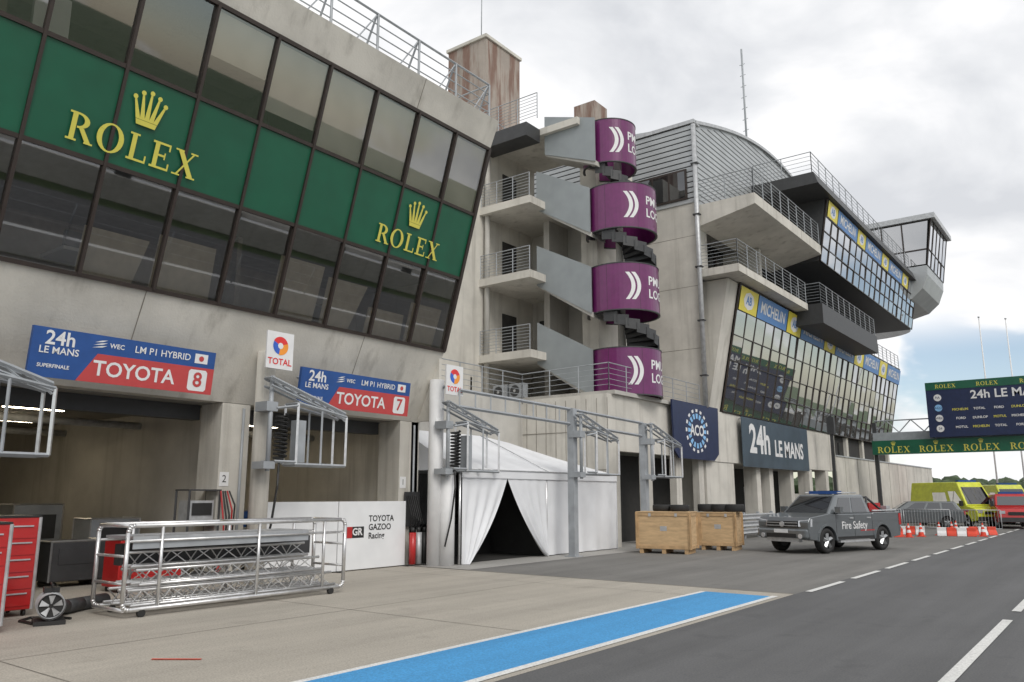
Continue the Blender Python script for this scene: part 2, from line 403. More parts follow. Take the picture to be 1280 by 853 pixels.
for z in ZB:
    a = Vector((FX(z), 0, z)); hw = .04
    c0 = [a + up * s1 * hw + nrm * s2 for s1, s2 in ((-1, -.05), (-1, .035), (1, .035), (1, -.05))]
    b.prism('transom', FRAME, [p + Vector((0, W0, 0)) for p in c0], [p + Vector((0, E1, 0)) for p in c0])
for k in range(ny + 1):
    y = E1 - PW * k
    if k == 0: y -= .04
    w_ = .03 if k else .05
    p0 = Vector((FX(5.7), y, 5.7)); p1 = Vector((FX(11.2), y, 11.2))
    ra = [p0 + Vector((0, s1 * w_, 0)) + nrm * s2 for s1, s2 in ((-1, -.05), (-1, .05), (1, .05), (1, -.05))]
    b.prism('mullion', FRAME, ra, [q + (p1 - p0) for q in ra])
b.rail('roof_railing', GALVP, [(-12.95, E1 - .15, 11.95), (-12.95, E1 - .15 - 49, 11.95)], h=1.1, n=4, step=1.4, r=.03)
for k in range(30):
    y = E1 - .2 - 1.4 * k
    b.tube('roof_railing', GALVP, (-12.95, y, 13.0), (-13.7, y, 11.5), .028, 6); b.tube('roof_railing', GALVP, (-12.95, y, 13.0), (-12.95, y - .7, 11.95), .018, 6)
b.rail('roof_railing', GALVP, [(-12.95, E1 - .15, 11.95), (-20, E1 - .15, 11.95)], h=1.1)
for x_, y_ in ((-18.5, 13.2), (-22, 13.2), (-18.5, 7.4), (-22, 8.2), (-25, 6.4), (-18.0, 2.2), (-22, 1.6)):
    b.box('ceiling_lamp', LAMP, (x_ - .05, x_ + .05), (y_ - .6, y_ + .6), (3.62, 3.66))
    b.box('lamp_housing', GALVP, (x_ - .12, x_ + .12), (y_ - .65, y_ + .65), (3.66, 3.775))
for x_ in (-19.5, -23.5): b.tube('ceiling_pipe', GALV, (x_, W0, 3.5), (x_, E1 - .4, 3.5), .09, 10)
b.done()

for yc, yc2, h in ((6.78, 6.85, .50), (13.9, 13.95, .45)):
    s = B('clock_maker_sign', (-13.8, yc, 8.2))
    serif(s, 'flat_letters', GOLD, 'ROLEX', off_fn((FX(8.12), yc, 8.12), (0, 1, 0), up, .052), h)
    crown(s, 'flat_crown', GOLD, off_fn((FX(8.52), yc2, 8.52), (0, 1, 0), up, .052), .60, .66)
    s.done()

def board(yc, num):
    s = B('garage_team_sign', (-14.5, yc, 4.2)); y0, y1 = yc - 1.73, yc + 1.73
    u = Vector((.12, 0, 1)).normalized(); X0 = -14.62
    def P(y, z): return Vector((X0, 0, 3.80)) + u * z + Vector((0, y, 0))
    n = Vector((0, 1, 0)).cross(u)
    s.prism('backing', SIGNBLUE, [P(y0, 0), P(y1, 0), P(y1, .86), P(y0, .86)], [p - n * .08 for p in (P(y0, 0), P(y1, 0), P(y1, .86), P(y0, .86))])
    s.face('flat_red', SIGNRED, [p + n * .004 for p in (P(y0 + .80, .0), P(y1, .0), P(y1, .52), P(y0 + 1.12, .52))])
    def tx(t, y, z, sz, bd=.01, m=WHITE): s.text('flat_txt', m, t, plane_fn(P(y, z), (0, 1, 0), u, .009), sz, bold=bd)
    tx('TOYOTA', yc + .12, .25, .38, .018); tx('LM P1 HYBRID', yc + .62, .69, .18); tx('24h', y0 + .46, .68, .34, .02); tx('LE MANS', y0 + .46, .47, .17, .015)
    tx('SUPERFINALE', y0 + .40, .20, .09, .02); tx('WEC', yc - .28, .69, .12, .02)
    cy, cz, r = y1 - .34, .26, .19
    s.face('flat_num', WHITE, [P(cy + (r + .01) * sx, cz + .21 * sz) + n * .006 for sx, sz in ((-.8, -1), (.8, -1), (1, -.8), (1, .8), (.8, 1), (-.8, 1), (-1, .8), (-1, -.8))])
    s.text('flat_txt', SIGNRED, str(num), plane_fn(P(cy, cz), (0, 1, 0), u, .012), .40, bold=.02)
    s.face('flat_flag', WHITE, [P(y1 - .45, .60) + n * .006, P(y1 - .17, .60) + n * .006, P(y1 - .17, .79) + n * .006, P(y1 - .45, .79) + n * .006])
    s.face('flat_flag', SIGNRED, [P(y1 - .31 + .055 * math.cos(a * .5236), .695 + .055 * math.sin(a * .5236)) + n * .01 for a in range(12)])
    for k in range(3):
        s.face('flat_flag', WHITE, [P(y0 + 1.0 + k * .02, .62 + .05 * k) + n * .007, P(y0 + 1.18, .64 + .05 * k) + n * .007, P(y0 + 1.27, .68 + .05 * k) + n * .007, P(y0 + 1.16, .665 + .05 * k) + n * .007])
    for yy in (y0 + .3, y1 - .3): s.bar('bracket', GALVP, (X0 - .05, yy, 4.4), (X0 - .45, yy, 4.5), .05)
    s.done()
board(7.39, 8); board(13.02, 7); board(1.8, 9)

TRED = mat('logo_red', (.7, .03, .03), .4); TBL = mat('logo_blue', (.03, .12, .55), .4); TOR = mat('logo_orange', (.85, .30, .03), .4)
for y in (10.35, 16.0, 4.15):
    s = B('fuel_sponsor_sign', (-14.1, y, 4.8))
    x = -14.15; yc = y + .05
    s.box('board', WHITE, (x - .04, x), (yc - .34, yc + .34), (4.45, 5.25))
    def arcw(r0, r1, a0, a1, m, k):
        n = 8
        for i in range(n):
            t0 = math.radians(a0 + (a1 - a0) * i / n); t1 = math.radians(a0 + (a1 - a0) * (i + 1) / n)
            s.face('flat_logo', m, [(x + .004 + k, yc + q * math.cos(t), 4.95 + q * math.sin(t)) for q, t in ((r0, t0), (r1, t0), (r1, t1), (r0, t1))])
    arcw(.04, .2, 20, 150, TRED, .0); arcw(.02, .19, 150, 260, TBL, .001); arcw(.05, .2, 260, 380, TOR, .002); arcw(.0, .07, 0, 360, WHITE, .004)
    s.text('flat_logo', TRED, 'TOTAL', plane_fn((x, yc, 4.6), (0, 1, 0), (0, 0, 1), .005), .19, bold=.02)
    s.bar('bracket', GALVP, (x - .04, yc, 4.7), (-14.8, yc, 4.7), .06)
    s.done()

# ------------------------------------------------------------ refuelling booms
def boom(x, y, post=False, h=4.45, box=True):
    s = B('refuelling_boom', (x, y, 0))
    if post:
        s.box('post', GALVP, (x - .11, x + .11), (y - .11, y + .11), (0, h)); s.box('post', GALVP, (x - .2, x + .2), (y - .2, y + .2), (0, .03))
    x += .32
    s.box('bracket', GALVP, (x - .35, x + .06), (y - .14, y + .14), (3.55, 3.75)); s.box('bracket', GALVP, (x - .35, x + .06), (y - .14, y + .14), (2.35, 2.5))
    s.tube('pivot', GALVP, (x, y, 2.3), (x, y, 4.3), .05, 10)
    A = Vector((x, y - .1, 4.25)); Bv = Vector((x + .1, y + 1.85, 3.62)); dz = Vector((0, 0, -.17))
    for dx in (-.12, .12):
        o = Vector((dx, 0, 0)); s.bar('arm', GALVP, A + o, Bv + o, .06); s.bar('arm', GALVP, A + o + dz, Bv + o + dz * .7, .045)
    for k in range(6):
        t = k / 5; p = A.lerp(Bv, t); s.bar('arm', GALVP, p + Vector((-.12, 0, 0)), p + Vector((.12, 0, 0)), .035)
        if k < 5: s.bar('arm', GALVP, p + Vector((.12, 0, 0)), A.lerp(Bv, t + .2) + Vector((.12, 0, 0)) + dz, .03)
    for dx in (-.22, .22):
        c = [Vector((x + dx, y + yy, zz)) for yy, zz in ((.55, 3.75), (1.9, 3.55), (1.9, 2.45), (.55, 2.45))]
        for i in range(4): s.bar('cage', ALU if i % 2 else GALVP, c[i], c[(i + 1) % 4], .05)
        s.bar('cage', GALVP, (x + dx, y + 1.2, 3.65), (x + dx, y + 1.2, 2.45), .04)
        s.bar('cage', GALVP, (x + dx, y + 0, 2.5), (x + dx, y + .55, 2.5), .04); s.bar('cage', GALVP, (x + dx, y + 0, 3.6), (x + dx, y + .55, 3.7), .04)
    for yy, zz in ((.55, 3.75), (1.9, 3.55), (1.9, 2.45), (.55, 2.45), (1.2, 2.45)): s.bar('cage', GALVP, (x - .22, y + yy, zz), (x + .22, y + yy, zz), .045)
    if box:
        s.box('valve_box', GALVP, (x - .1, x + .12), (y + .62, y + .85), (2.5, 3.4))
        pts = []
        for k in range(100):
            t = k / 99; an = t * 2 * math.pi * 11
            pts.append(Vector((x + .02 + .13 * math.cos(an), y + .28 + .13 * math.sin(an), 3.5 - t * .95)))
        s.path('hose_coil', BLACK, pts, .025, 4)
        s.path('hose', BLACK, [Vector((x, y + .28, 2.55)), Vector((x + .1, y + .2, 2.0)), Vector((x + .02, y + .15, 1.2)), Vector((x - .1, y + .05, .5))], .025)
    s.done()
boom(-14.55, 10.3); boom(-14.55, 15.9); boom(-14.55, 4.0)
boom(-13.5, 20.8, True, box=False); boom(-13.4, 25.2, True, 4.3, box=False)
s = B('overhead_pipe_frame', (-13.7, 20, 0))
for z in (4.05, 4.5):
    s.bar('beam', GALVP, (-14.1, 16.2, z + .1), (-13.5, 20.8, z - .08), .07); s.bar('beam', GALVP, (-13.5, 20.8, z - .08), (-13.4, 25.2, z - .2), .07)
for k in range(9):
    t = k / 8; y = 16.2 + 4.6 * t; x = -14.1 + .6 * t; s.bar('beam', GALVP, (x, y, 4.15 - .18 * t), (x, y, 4.6 - .18 * t), .04)
s.done()

# ------------------------------------------------------------ link block, terrace and stair core
b = B('stair_tower_building', (-18, 26, 0))
b.box('low_wall', CONC_D, (-18.8, -18.5), (E1 + .02, 25.0), (0, 5.3))
b.box('low_block', CONC, (-18.5, -14.7), (25.0, 25.3), (0, 5.45))
b.box('low_block', CONC, (-15.0, -14.7), (25.3, 33.1), (3.4, 5.45))
for y in (25.3, 27.8, 30.4, 32.6):
    b.box('low_block', CONC, (-15.0, -14.7), (y, y + .5), (0, 3.4))
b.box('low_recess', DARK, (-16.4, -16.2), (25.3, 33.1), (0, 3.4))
b.box('terrace_slab', CONC_D, (-30, -14.55), (25.3, 33.15), (5.455, 5.6)); b.box('terrace_slab', CONC_D, (-30, -18.55), (E1 + .02, 25.25), (5.305, 5.5))
b.rail('terrace_railing', GALVP, [(-18.6, 16.4, 5.5), (-18.6, 25.1, 5.5), (-14.7, 25.15, 5.6), (-14.7, 33, 5.6)], h=1.0, n=5, r=.02)
for k in range(9): b.box('wall_joint', JOINT, (-18.3 + k * .45, -18.29 + k * .45), (24.985, 25.0), (0.2, 5.3))
b.box('wall_joint', JOINT, (-18.5, -14.7), (24.985, 24.999), (2.7, 2.72)); b.box('wall_joint', JOINT, (-18.5, -14.7), (24.984, 24.998), (4.1, 4.12))
b.box('core', CONC, (-28, -21.1), (22.0, 29.5), (5.5, 17.3))
b.box('core_back', CONC_D, (-21.1, -17.6), (29.3, 29.6), (5.6, 14.2))
b.box('core_side', CONC, (-17.7, -16.9), (28.2, 31.5), (5.6, 17.4))
b.box('core_side', CONC_D, (-19.4, -19.1), (27.8, 29.3), (5.6, 14.2))
b.box('roof_deck', CONC, (-21.1, -16.6), (26.3, 29.6), (17.05, 17.35))
b.box('lift_shaft', CONC_R, (-23.6, -21.3), (26.0, 28.6), (17.3, 22.6)); b.box('lift_shaft', CONC, (-23.68, -21.22), (25.92, 28.68), (22.6, 22.75))
b.tube('aerial', GALVP, (-22.4, 27, 22.7), (-22.4, 27, 27), .025)
b.box('lift_shaft', CONC_R, (-18.4, -17.3), (28.9, 30), (17.35, 19.4))
LAND = [7.55, 10.85, 14.05]
for z in LAND:
    b.box('landing', CONC, (-21.1, -18.4), (25.4, 29.3), (z - .32, z))
    b.rail('landing_railing', GALVP, [(-21.1, 25.5, z), (-18.5, 25.5, z)], h=1.05, n=8, step=.9, r=.02)
    b.box('door', DARK, (-21.09, -21.05), (27.0, 28.0), (z, z + 2.1)); b.box('doorway', DARK, (-20.7, -19.8), (29.28, 29.3), (z + .01, z + 2.1))
    b.box('landing', CONC, (-18.4, -16.4), (27.0, 28.3), (z - .32, z - .02))
b.box('landing', CHAR, (-21.1, -18.5), (25.3, 26.3), (16.7, 17.3)); b.rail('landing_railing', GALVP, [(-21.1, 25.4, 17.35), (-18.0, 25.4, 17.35)], h=1.15, n=8, step=.9, r=.02)
b.rail('landing_railing', GALVP, [(-21.1, 25.4, 17.35), (-21.1, 28, 17.35)], h=1.15, n=6, step=.9, r=.02)
b.box('louvre', CHAR, (-22.5, -21.1), (24.9, 25.0), (5.6, 6.6))
b.tube('pipe_column', CONC_D, (-20.9, 25.7, 5.5), (-20.9, 25.7, 17.0), .12)
b.done()

for x in (-20.3, -19.45):
    s = B('air_conditioning_unit', (x, 26.0, 5.6))
    s.box('case', GALVP, (x - .36, x + .36), (25.85, 26.15), (5.7, 6.3)); s.box('feet', BLACK, (x - .3, x + .3), (25.87, 26.1), (5.6, 5.7))
    s.tube('fan_grille', CHAR, (x - .08, 25.85, 6.0), (x - .08, 25.835, 6.0), .23, 20); s.tube('fan_hub', GALV, (x - .08, 25.835, 6.0), (x - .08, 25.82, 6.0), .06, 10)
    s.done()

# spiral staircase ---------------------------------------------------------
s = B('spiral_staircase', (-15.6, 28, 5.6))
cx, cy = -15.6, 28.0
DZ = [(5.62, 7.42, 1.46, 0, 0), (8.95, 10.8, 1.46, 0, 0), (12.3, 14.15, 1.46, 0, 0), (15.3, 17.15, 1.12, -.42, -.1)]
s.tube('newel', CONC_D, (cx - .1, cy, 5.6), (cx - .1, cy, 16.5), .16, 14)
for di, (z0, z1, R, ox, oy) in enumerate(DZ):
    def CP(a, z, r=R): return Vector((cx + ox + r * math.cos(a), cy + oy + r * math.sin(a), z))
    n = 48; a0, a1 = math.radians(-165), math.radians(150)
    for k in range(n):
        t0 = a0 + (a1 - a0) * k / n; t1 = a0 + (a1 - a0) * (k + 1) / n
        pa = [CP(t0, z0), CP(t0, z1), CP(t0, z1, R - .05), CP(t0, z0, R - .05)]; pb = [CP(t1, z0), CP(t1, z1), CP(t1, z1, R - .05), CP(t1, z0, R - .05)]
        s.prism('drum', PURPLE, pa, pb, caps=k in (0, n - 1))
        if k % 8 == 4: s.prism('drum_seam', BLACK, [CP(t0, z0, R + .003), CP(t0, z1, R + .003), CP(t0 + .006, z1, R + .003), CP(t0 + .006, z0, R + .003)], [CP(t0, z0, R - .01), CP(t0, z1, R - .01), CP(t0 + .006, z1, R - .01), CP(t0 + .006, z0, R - .01)])
        for zz in (z0 - .04, z1):
            s.prism('drum_rim', CHAR, [CP(t0, zz, R + .015), CP(t0, zz + .04, R + .015), CP(t0, zz + .04, R - .07), CP(t0, zz, R - .07)], [CP(t1, zz, R + .015), CP(t1, zz + .04, R + .015), CP(t1, zz + .04, R - .07), CP(t1, zz, R - .07)], caps=False)
    ns = 18
    for k in range(ns if di else 4):
        t0 = math.radians(-150) + math.radians(330) * k / ns; t1 = t0 + math.radians(24)
        zz = z0 + .45 - .17 * k; ro = R - .1
        s.prism('steps', CHAR, [CP(t0, zz - .2, .1), CP(t0, zz - .2, ro), CP(t1, zz - .2, ro), CP(t1, zz - .2, .1)], [CP(t0, zz, .1), CP(t0, zz, ro), CP(t1, zz, ro), CP(t1, zz, .1)])
        if k > 2:
            s.prism('stringer', CHAR, [CP(t0, zz - .35, ro), CP(t0, zz + .05, ro), CP(t0, zz + .05, ro + .04), CP(t0, zz - .35, ro + .04)], [CP(t1, zz - .42, ro), CP(t1, zz, ro), CP(t1, zz, ro + .04), CP(t1, zz - .42, ro + .04)])
    zc = (z0 + z1) / 2; off = R + .008
    for q, dx in ((0, 0), (1, .24)):
        m_ = 12
        for k in range(m_):
            e0 = -1 + 2 * k / m_; e1 = -1 + 2 * (k + 1) / m_
            def bx(e): return .24 * (1 - e * e) - .12
            base = math.radians(-46) + dx / R
            def W(x, e): return CP(base + x / R, zc + e * .55, off)
            s.face('emblem', WHITE, [W(bx(e0) - .16, e0), W(bx(e0), e0), W(bx(e1), e1), W(bx(e1) - .16, e1)])
    s.text('emblem', WHITE, 'PMU', lambda x, y: CP(math.radians(-18) + x / R, zc + .25 + y, off), .5, 'LEFT', bold=.02)
    s.text('emblem', WHITE, 'LOGE', lambda x, y: CP(math.radians(-18) + x / R, zc - .28 + y, off), .5, 'LEFT', bold=.02)
    X0, X1 = -18.85, -16.2; yf = 26.5
    zl = z0 + 1.5
    if di == 3: zl = z0 + .9; X0 = -18.4; X1 = -15.9
    pl = [(X0, zl), (X0, zl + 1.75), (X1, z1 + .02), (X1, z0 - .05)]
    s.prism('flight_panel', STAIRP, [(p[0], yf, p[1]) for p in pl], [(p[0], yf + .06, p[1]) for p in pl])
    s.prism('flight_soffit', CONC_D, [(X0, yf + .06, zl - .05), (X1, yf + .06, z0 - .2), (X1, yf + .06, z0), (X0, yf + .06, zl + .15)], [(X0, yf + 1.2, zl - .05), (X1, yf + 1.2, z0 - .2), (X1, yf + 1.2, z0), (X0, yf + 1.2, zl + .15)])
s.done()

# ------------------------------------------------------------ race control building (far)
Y0 = 33.2; YE = 68
b = B('race_control_building', (-20, 50, 0))
b.box('end_wall', CONC, (-32, -14.62), (Y0, Y0 + .4), (5.6, 15.2))
b.box('end_wall', CONC, (-32, -14.62), (Y0, Y0 + .4), (0, 5.44))
for z in (8.3, 11.2, 13.6): b.box('wall_joint', JOINT, (-32, -14.62), (Y0 - .004, Y0), (z, z + .02))
b.box('wall_joint', JOINT, (-17.2, -17.18), (Y0 - .004, Y0), (5.6, 15.2))
b.box('body', CONC_D, (-32, -15.6), (Y0 + .4, YE), (5.6, 18.4))
zt = 15.2
while zt < 18.85:
    b.box('cladding', CLAD, (-32, -14.5), (Y0 - .05, Y0 + .3), (zt, zt + .2)); b.box('cladding_gap', CHAR, (-32, -14.55), (Y0 - .01, Y0 + .3), (zt + .2, zt + .26)); zt += .26
b.box('roof_edge', GALV, (-32, -14.4), (Y0 - .12, Y0 + .5), (zt, zt + .18))
b.box('window_frame', FRAME, (-17.6, -14.9), (Y0 - .1, Y0 - .06), (15.4, 16.9))
for k in range(3): b.box('window_glass', GLASSD, (-17.5 + k * .86, -16.72 + k * .86), (Y0 - .11, Y0 - .103), (15.5, 16.8))
def arch(y):
    t = (y - 33) / 22.0; return 18.9 + 2.3 * math.sin(min(1, max(0, t)) * math.pi * .92 + .05)
n = 28
for j in range(n):
    ya = 33.3 + 22 * j / n; yb = 33.3 + 22 * (j + 1) / n
    b.prism('arched_cladding', CLAD, [(-14.5, ya, 15.1), (-14.5, ya, arch(ya)), (-18.5, ya, arch(ya) + .5), (-18.5, ya, 15.1)], [(-14.5, yb, 15.1), (-14.5, yb, arch(yb)), (-18.5, yb, arch(yb) + .5), (-18.5, yb, 15.1)], caps=j in (0, n - 1))
    zz = 15.35
    while zz < min(arch(ya), arch(yb)) - .05:
        b.box('arched_cladding_ribs', CHAR, (-14.5, -14.492), (ya, yb), (zz, zz + .05)); zz += .27
    b.prism('arched_cladding_edge', GALV, [(-14.6, ya, arch(ya)), (-14.38, ya, arch(ya)), (-14.38, ya, arch(ya) + .16), (-14.6, ya, arch(ya) + .16)], [(-14.6, yb, arch(yb)), (-14.38, yb, arch(yb)), (-14.38, yb, arch(yb) + .16), (-14.6, yb, arch(yb) + .16)], caps=False)
b.tube('downpipe', GALV, (-14.45, Y0 - .12, 5.6), (-14.45, Y0 - .12, 19), .11, 12)
for z in (7, 9.5, 12, 14.5, 17): b.box('downpipe_clip', CHAR, (-14.62, -14.3), (Y0 - .24, Y0), (z, z + .06))
b.tube('roof_mast', GALVP, (-15.5, 43, 20.5), (-15.5, 43, 28), .06)
for k in range(8): b.tube('roof_mast', GALVP, (-15.6, 42.85, 22 + k * .7), (-15.4, 43.15, 22.2 + k * .7), .02)
b.ext('balcony', CONC, [(-14.6, 14.0), (-12.0, 14.5), (-11.8, 14.55), (-11.8, 15.05), (-14.6, 15.05)], Y0 + .1, 43)
b.rail('balcony_railing', GALVP, [(-14.5, Y0 + .15, 15.05), (-11.85, Y0 + .15, 15.05), (-11.85, 42.9, 15.05)], h=1.2, n=7, step=1.2, r=.022)
b.box('balcony', CONC, (-14.6, -12.7), (Y0 + .1, 43), (11.6, 11.95))
b.rail('balcony_railing', GALVP, [(-14.5, Y0 + .15, 11.95), (-12.75, Y0 + .15, 11.95), (-12.75, 42.9, 11.95)], h=1.15, n=7, step=1.2, r=.022)
b.box('recess_glazing', GLASSD, (-15.58, -15.5), (Y0 + .5, YE), (11.95, 14.2)); b.box('recess_wall', CONC_D, (-15.6, -14.6), (Y0 + .4, Y0 + 1.2), (11.95, 14.1))
b.box('recess_wall', CONC_D, (-15.5, -13.6), (38.5, 38.8), (11.95, 14.1))
for k in range(14): b.box('recess_mullion', FRAME, (-15.5, -15.42), (35 + k * 2.4, 35.1 + k * 2.4), (11.95, 14.2))
b.box('dark_balcony', CHAR, (-15.4, -12.0), (43.2, 55), (10.85, 11.95))
b.rail('balcony_railing', GALVP, [(-14.6, 43.3, 11.95), (-12.1, 43.3, 11.95), (-12.1, 54.9, 11.95)], h=1.15, n=7, step=1.2, r=.022)
b.rail('balcony_railing', GALVP, [(-13.4, 55.1, 11.6), (-13.4, YE - .2, 11.6)], h=1.0, n=5, step=1.3, r=.022)
def lean(part, x0, z0, x1, z1, ya, yb, pw, rows, gm, jit=.016):
    u = Vector((x1 - x0, 0, z1 - z0)); H = u.length; u.normalize(); nn = Vector((0, 1, 0)).cross(u)
    def P(y, t, o=0): return Vector((x0, y, z0)) + u * t * H + nn * o
    n = round((yb - ya) / pw); pw = (yb - ya) / n
    for k in range(n):
        for r in range(len(rows) - 1):
            t0, t1 = rows[r] + .005, rows[r + 1] - .005
            j = [random.uniform(-jit, jit) for _ in range(4)]; j[0] *= .3
            y0 = ya + k * pw + .02; y1 = ya + (k + 1) * pw - .02
            b.face('flat_' + part, gm, [P(y0, t0, j[0]), P(y1, t0, j[0] + j[1]), P(y1, t1, j[0] + j[1] + j[2]), P(y0, t1, j[0] + j[2])])
    for k in range(n + 1):
        y = ya + k * pw
        b.prism(part + '_mullion', FRAME, [P(y - .022, 0, -.04), P(y - .022, 0, .04), P(y + .022, 0, .04), P(y + .022, 0, -.04)], [P(y - .022, 1, -.04), P(y - .022, 1, .04), P(y + .022, 1, .04), P(y + .022, 1, -.04)])
    for t in rows:
        d = .022 / H
        b.prism(part + '_transom', FRAME, [P(ya, t - d, -.04), P(ya, t - d, .045), P(ya, t + d, .045), P(ya, t + d, -.04)], [P(yb, t - d, -.04), P(yb, t - d, .045), P(yb, t + d, .045), P(yb, t + d, -.04)])
    return P, H
b.ext('glass_box', CONC, [(-15.6, 5.6), (-14.72, 5.6), (-13.5, 11.55), (-15.6, 11.55)], 34.0, 35.2)
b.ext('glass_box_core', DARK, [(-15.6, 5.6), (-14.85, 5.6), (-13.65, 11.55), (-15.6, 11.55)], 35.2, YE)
P, H = lean('glazing', -14.6, 5.62, -13.4, 11.55, 35.2, YE, 1.25, [0, .2, .4, .6, .8, 1.0], GLASS2)
def ads(y, yend, t0, t1, sz, ws):
    seq = 0; o = .06
    while y < yend:
        if seq % 2 == 0:
            w_ = ws[0]; b.face('flat_ads', YEL, [P(y, t0, o), P(y + w_, t0, o), P(y + w_, t1, o), P(y, t1, o)])
            b.face('flat_ads', WHITE, [P(y + w_ * (.5 + .3 * math.cos(q * .785)), (t0 + t1) / 2 + (t1 - t0) * .38 * math.sin(q * .785), o + .005) for q in range(8)]); b.text('flat_ads', MBLUE, 'AB', plane_fn(P(y + w_ / 2, (t0 + t1) / 2, o + .01), (0, 1, 0), P(0, 1) - P(0, 0)), sz * .7, bold=.03)
        else:
            w_ = ws[1]; b.face('flat_ads', MBLUE, [P(y, t0, o), P(y + w_, t0, o), P(y + w_, t1, o), P(y, t1, o)]); b.text('flat_ads', WHITE, 'MICHELIN', plane_fn(P(y + w_ / 2, (t0 + t1) / 2, o + .01), (0, 1, 0), P(0, 1) - P(0, 0)), sz, bold=.02)
        y += w_ + .1; seq += 1
ads(35.3, YE - 3, .80, .985, .78, (2.2, 4.2))
b.ext('upper_box', CHAR, [(-15.6, 14.25), (-11.98, 14.25), (-11.38, 17.65), (-15.6, 17.65)], 43.05, 66)
P, H = lean('upper_glazing', -11.9, 14.25, -11.3, 17.65, 43.1, 66, 1.25, [0, .24, .48, .72, 1.0], GLASS2)
ads(43.3, 62, .73, .985, .7, (1.8, 4.0))
b.ext('upper_roof', CHAR, [(-16, 17.66), (-11.0, 17.66), (-11.2, 18.3), (-16, 18.3)], 40.5, 66.2)
b.rail('roof_railing', GALVP, [(-14.4, 40.6, 18.3), (-11.3, 40.6, 18.3), (-11.3, 64, 18.3)], h=1.15, n=5, step=1.3, r=.022)
b.box('recess_glazing', GLASSD, (-14.6, -14.4), (40.5, 43.1), (15.06, 17.6))
for z0, z1, xr in ((5.6, 11.55, 2.2), (14.25, 17.65, 4.2)):
    m_ = 8
    for j in range(m_):
        a0 = math.pi / 2 * j / m_; a1 = math.pi / 2 * (j + 1) / m_
        def Q(a, z):
            rr = xr + (0 if z == z1 else -(1.15 if z0 < 10 else .6))
            return Vector((-15.6 + rr * math.cos(a), (YE if z0 < 10 else 66) + rr * math.sin(a) * .8, z))
        b.prism('rounded_end', GLASS2, [Q(a0, z0), Q(a1, z0), Vector((-15.6, 66, z0))], [Q(a0, z1), Q(a1, z1), Vector((-15.6, 66, z1))])
b.ext('tower_base', CLAD, [(-16, 16.0), (-12.6, 16.0), (-11.4, 16.3), (-10.6, 17.0), (-10.2, 18.0), (-10.15, 18.7), (-16, 18.7)], 64.5, 71)
b.ext('tower_core', DARK, [(-16, 18.7), (-10.25, 18.7), (-9.75, 22.2), (-16, 22.2)], 64.6, 70.9)
b.box('tower_roof', GALV, (-16.2, -9.3), (64.2, 71.4), (22.2, 22.6))
P, H = lean('tower_glazing', -10.15, 18.7, -9.6, 22.2, 64.5, 71, 1.4, [0, .35, 1.0], GLASS2)
for k in range(4):
    x0 = -16 + k * 1.45; b.face('flat_tower', GLASS2, [(x0 + .05, 64.49, 18.8), (x0 + 1.4, 64.49, 18.8), (x0 + 1.4 + (.42 if k == 3 else 0), 64.49, 22.1), (x0 + .05, 64.49, 22.1)])
    b.box('tower_mullion', FRAME, (x0 - .04, x0 + .04), (64.4, 64.5), (18.7, 22.2))
b.box('tower_mullion', FRAME, (-16, -10.1), (64.4, 64.48), (19.9, 19.98))
b.box('beam', CONC, (-15.6, -14.62), (Y0 + .4, 53), (3.3, 5.58)); b.box('ground_wall', CONC, (-15.4, -14.66), (Y0 + .4, 36.4), (0, 3.29))
for y in (39.2, 41.0, 44.2, 47.5, 50.7): b.box('column', CONC, (-15.3, -14.64), (y, y + .55), (0, 3.29))
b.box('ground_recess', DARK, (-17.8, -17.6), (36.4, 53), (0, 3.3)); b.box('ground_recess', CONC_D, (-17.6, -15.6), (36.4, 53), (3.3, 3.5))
b.box('recess_door', WHITES, (-17.6, -17.55), (37, 38.2), (0, 2.3)); b.box('recess_door', WHITES, (-17.6, -17.55), (45, 46.4), (0, 2.3))
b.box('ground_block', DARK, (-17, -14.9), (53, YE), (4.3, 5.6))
for y in (56, 60, 64, 67.5): b.box('column', CONC, (-15.2, -14.7), (y, y + .5), (4.2, 5.6))
b.done()

s = B('concrete_wall', (-14.6, 67, 0))
s.box('wall', CONC, (-14.9, -14.6), (53.02, 84), (0, 4.25))
for y in range(55, 84, 3): s.box('joint', JOINT, (-14.6, -14.592), (y, y + .04), (0, 4.25))
s.box('door', WHITES, (-14.6, -14.57), (75, 76.2), (0, 2.4)); s.box('coping', CLAD, (-14.95, -14.55), (53.02, 84), (4.25, 4.33)); s.done()

s = B('race_banner', (-14.3, 42, 4.4))
s.box('sheet', SLATE, (-14.36, -14.32), (36.8, 46.6), (3.15, 5.5))
s.text('flat_txt', WHITE, '24h', plane_fn((-14.315, 39.1, 4.45), (0, 1, 0), (0, 0, 1)), 1.9, bold=.03)
s.text('flat_txt', WHITE, 'LE MANS', plane_fn((-14.315, 43.4, 4.15), (0, 1, 0), (0, 0, 1)), 1.15, bold=.03)
for k in range(6): s.tube('lacing', GALV, (-14.6, 37.2 + k * 1.8, 5.45), (-14.34, 37.2 + k * 1.8, 5.4), .03)
s.done()
s = B('club_emblem_banner', (-14.4, 32, 4.4))
pl = [(29.6, 5.65), (34.2, 5.65), (34.1, 3.6), (33.6, 3.3), (30.1, 3.3), (29.7, 3.6)]
s.extx('sheet', NAVY, pl, -14.45, -14.38)
EMB = mat('emblem_blue', (.25, .5, .8), .5)
for k in range(16):
    a0 = k * math.pi / 8
    for r0, r1, m_, da in ((.55, .78, EMB, .12), (.85, .98, WHITE, .09)):
        s.face('flat_emb', m_, [(-14.374, 31.9 + r * 1.15 * math.cos(a0 + da * q), 4.5 + r * .95 * math.sin(a0 + da * q)) for r, q in ((r0, -1), (r1, -1), (r1, 1), (r0, 1))])
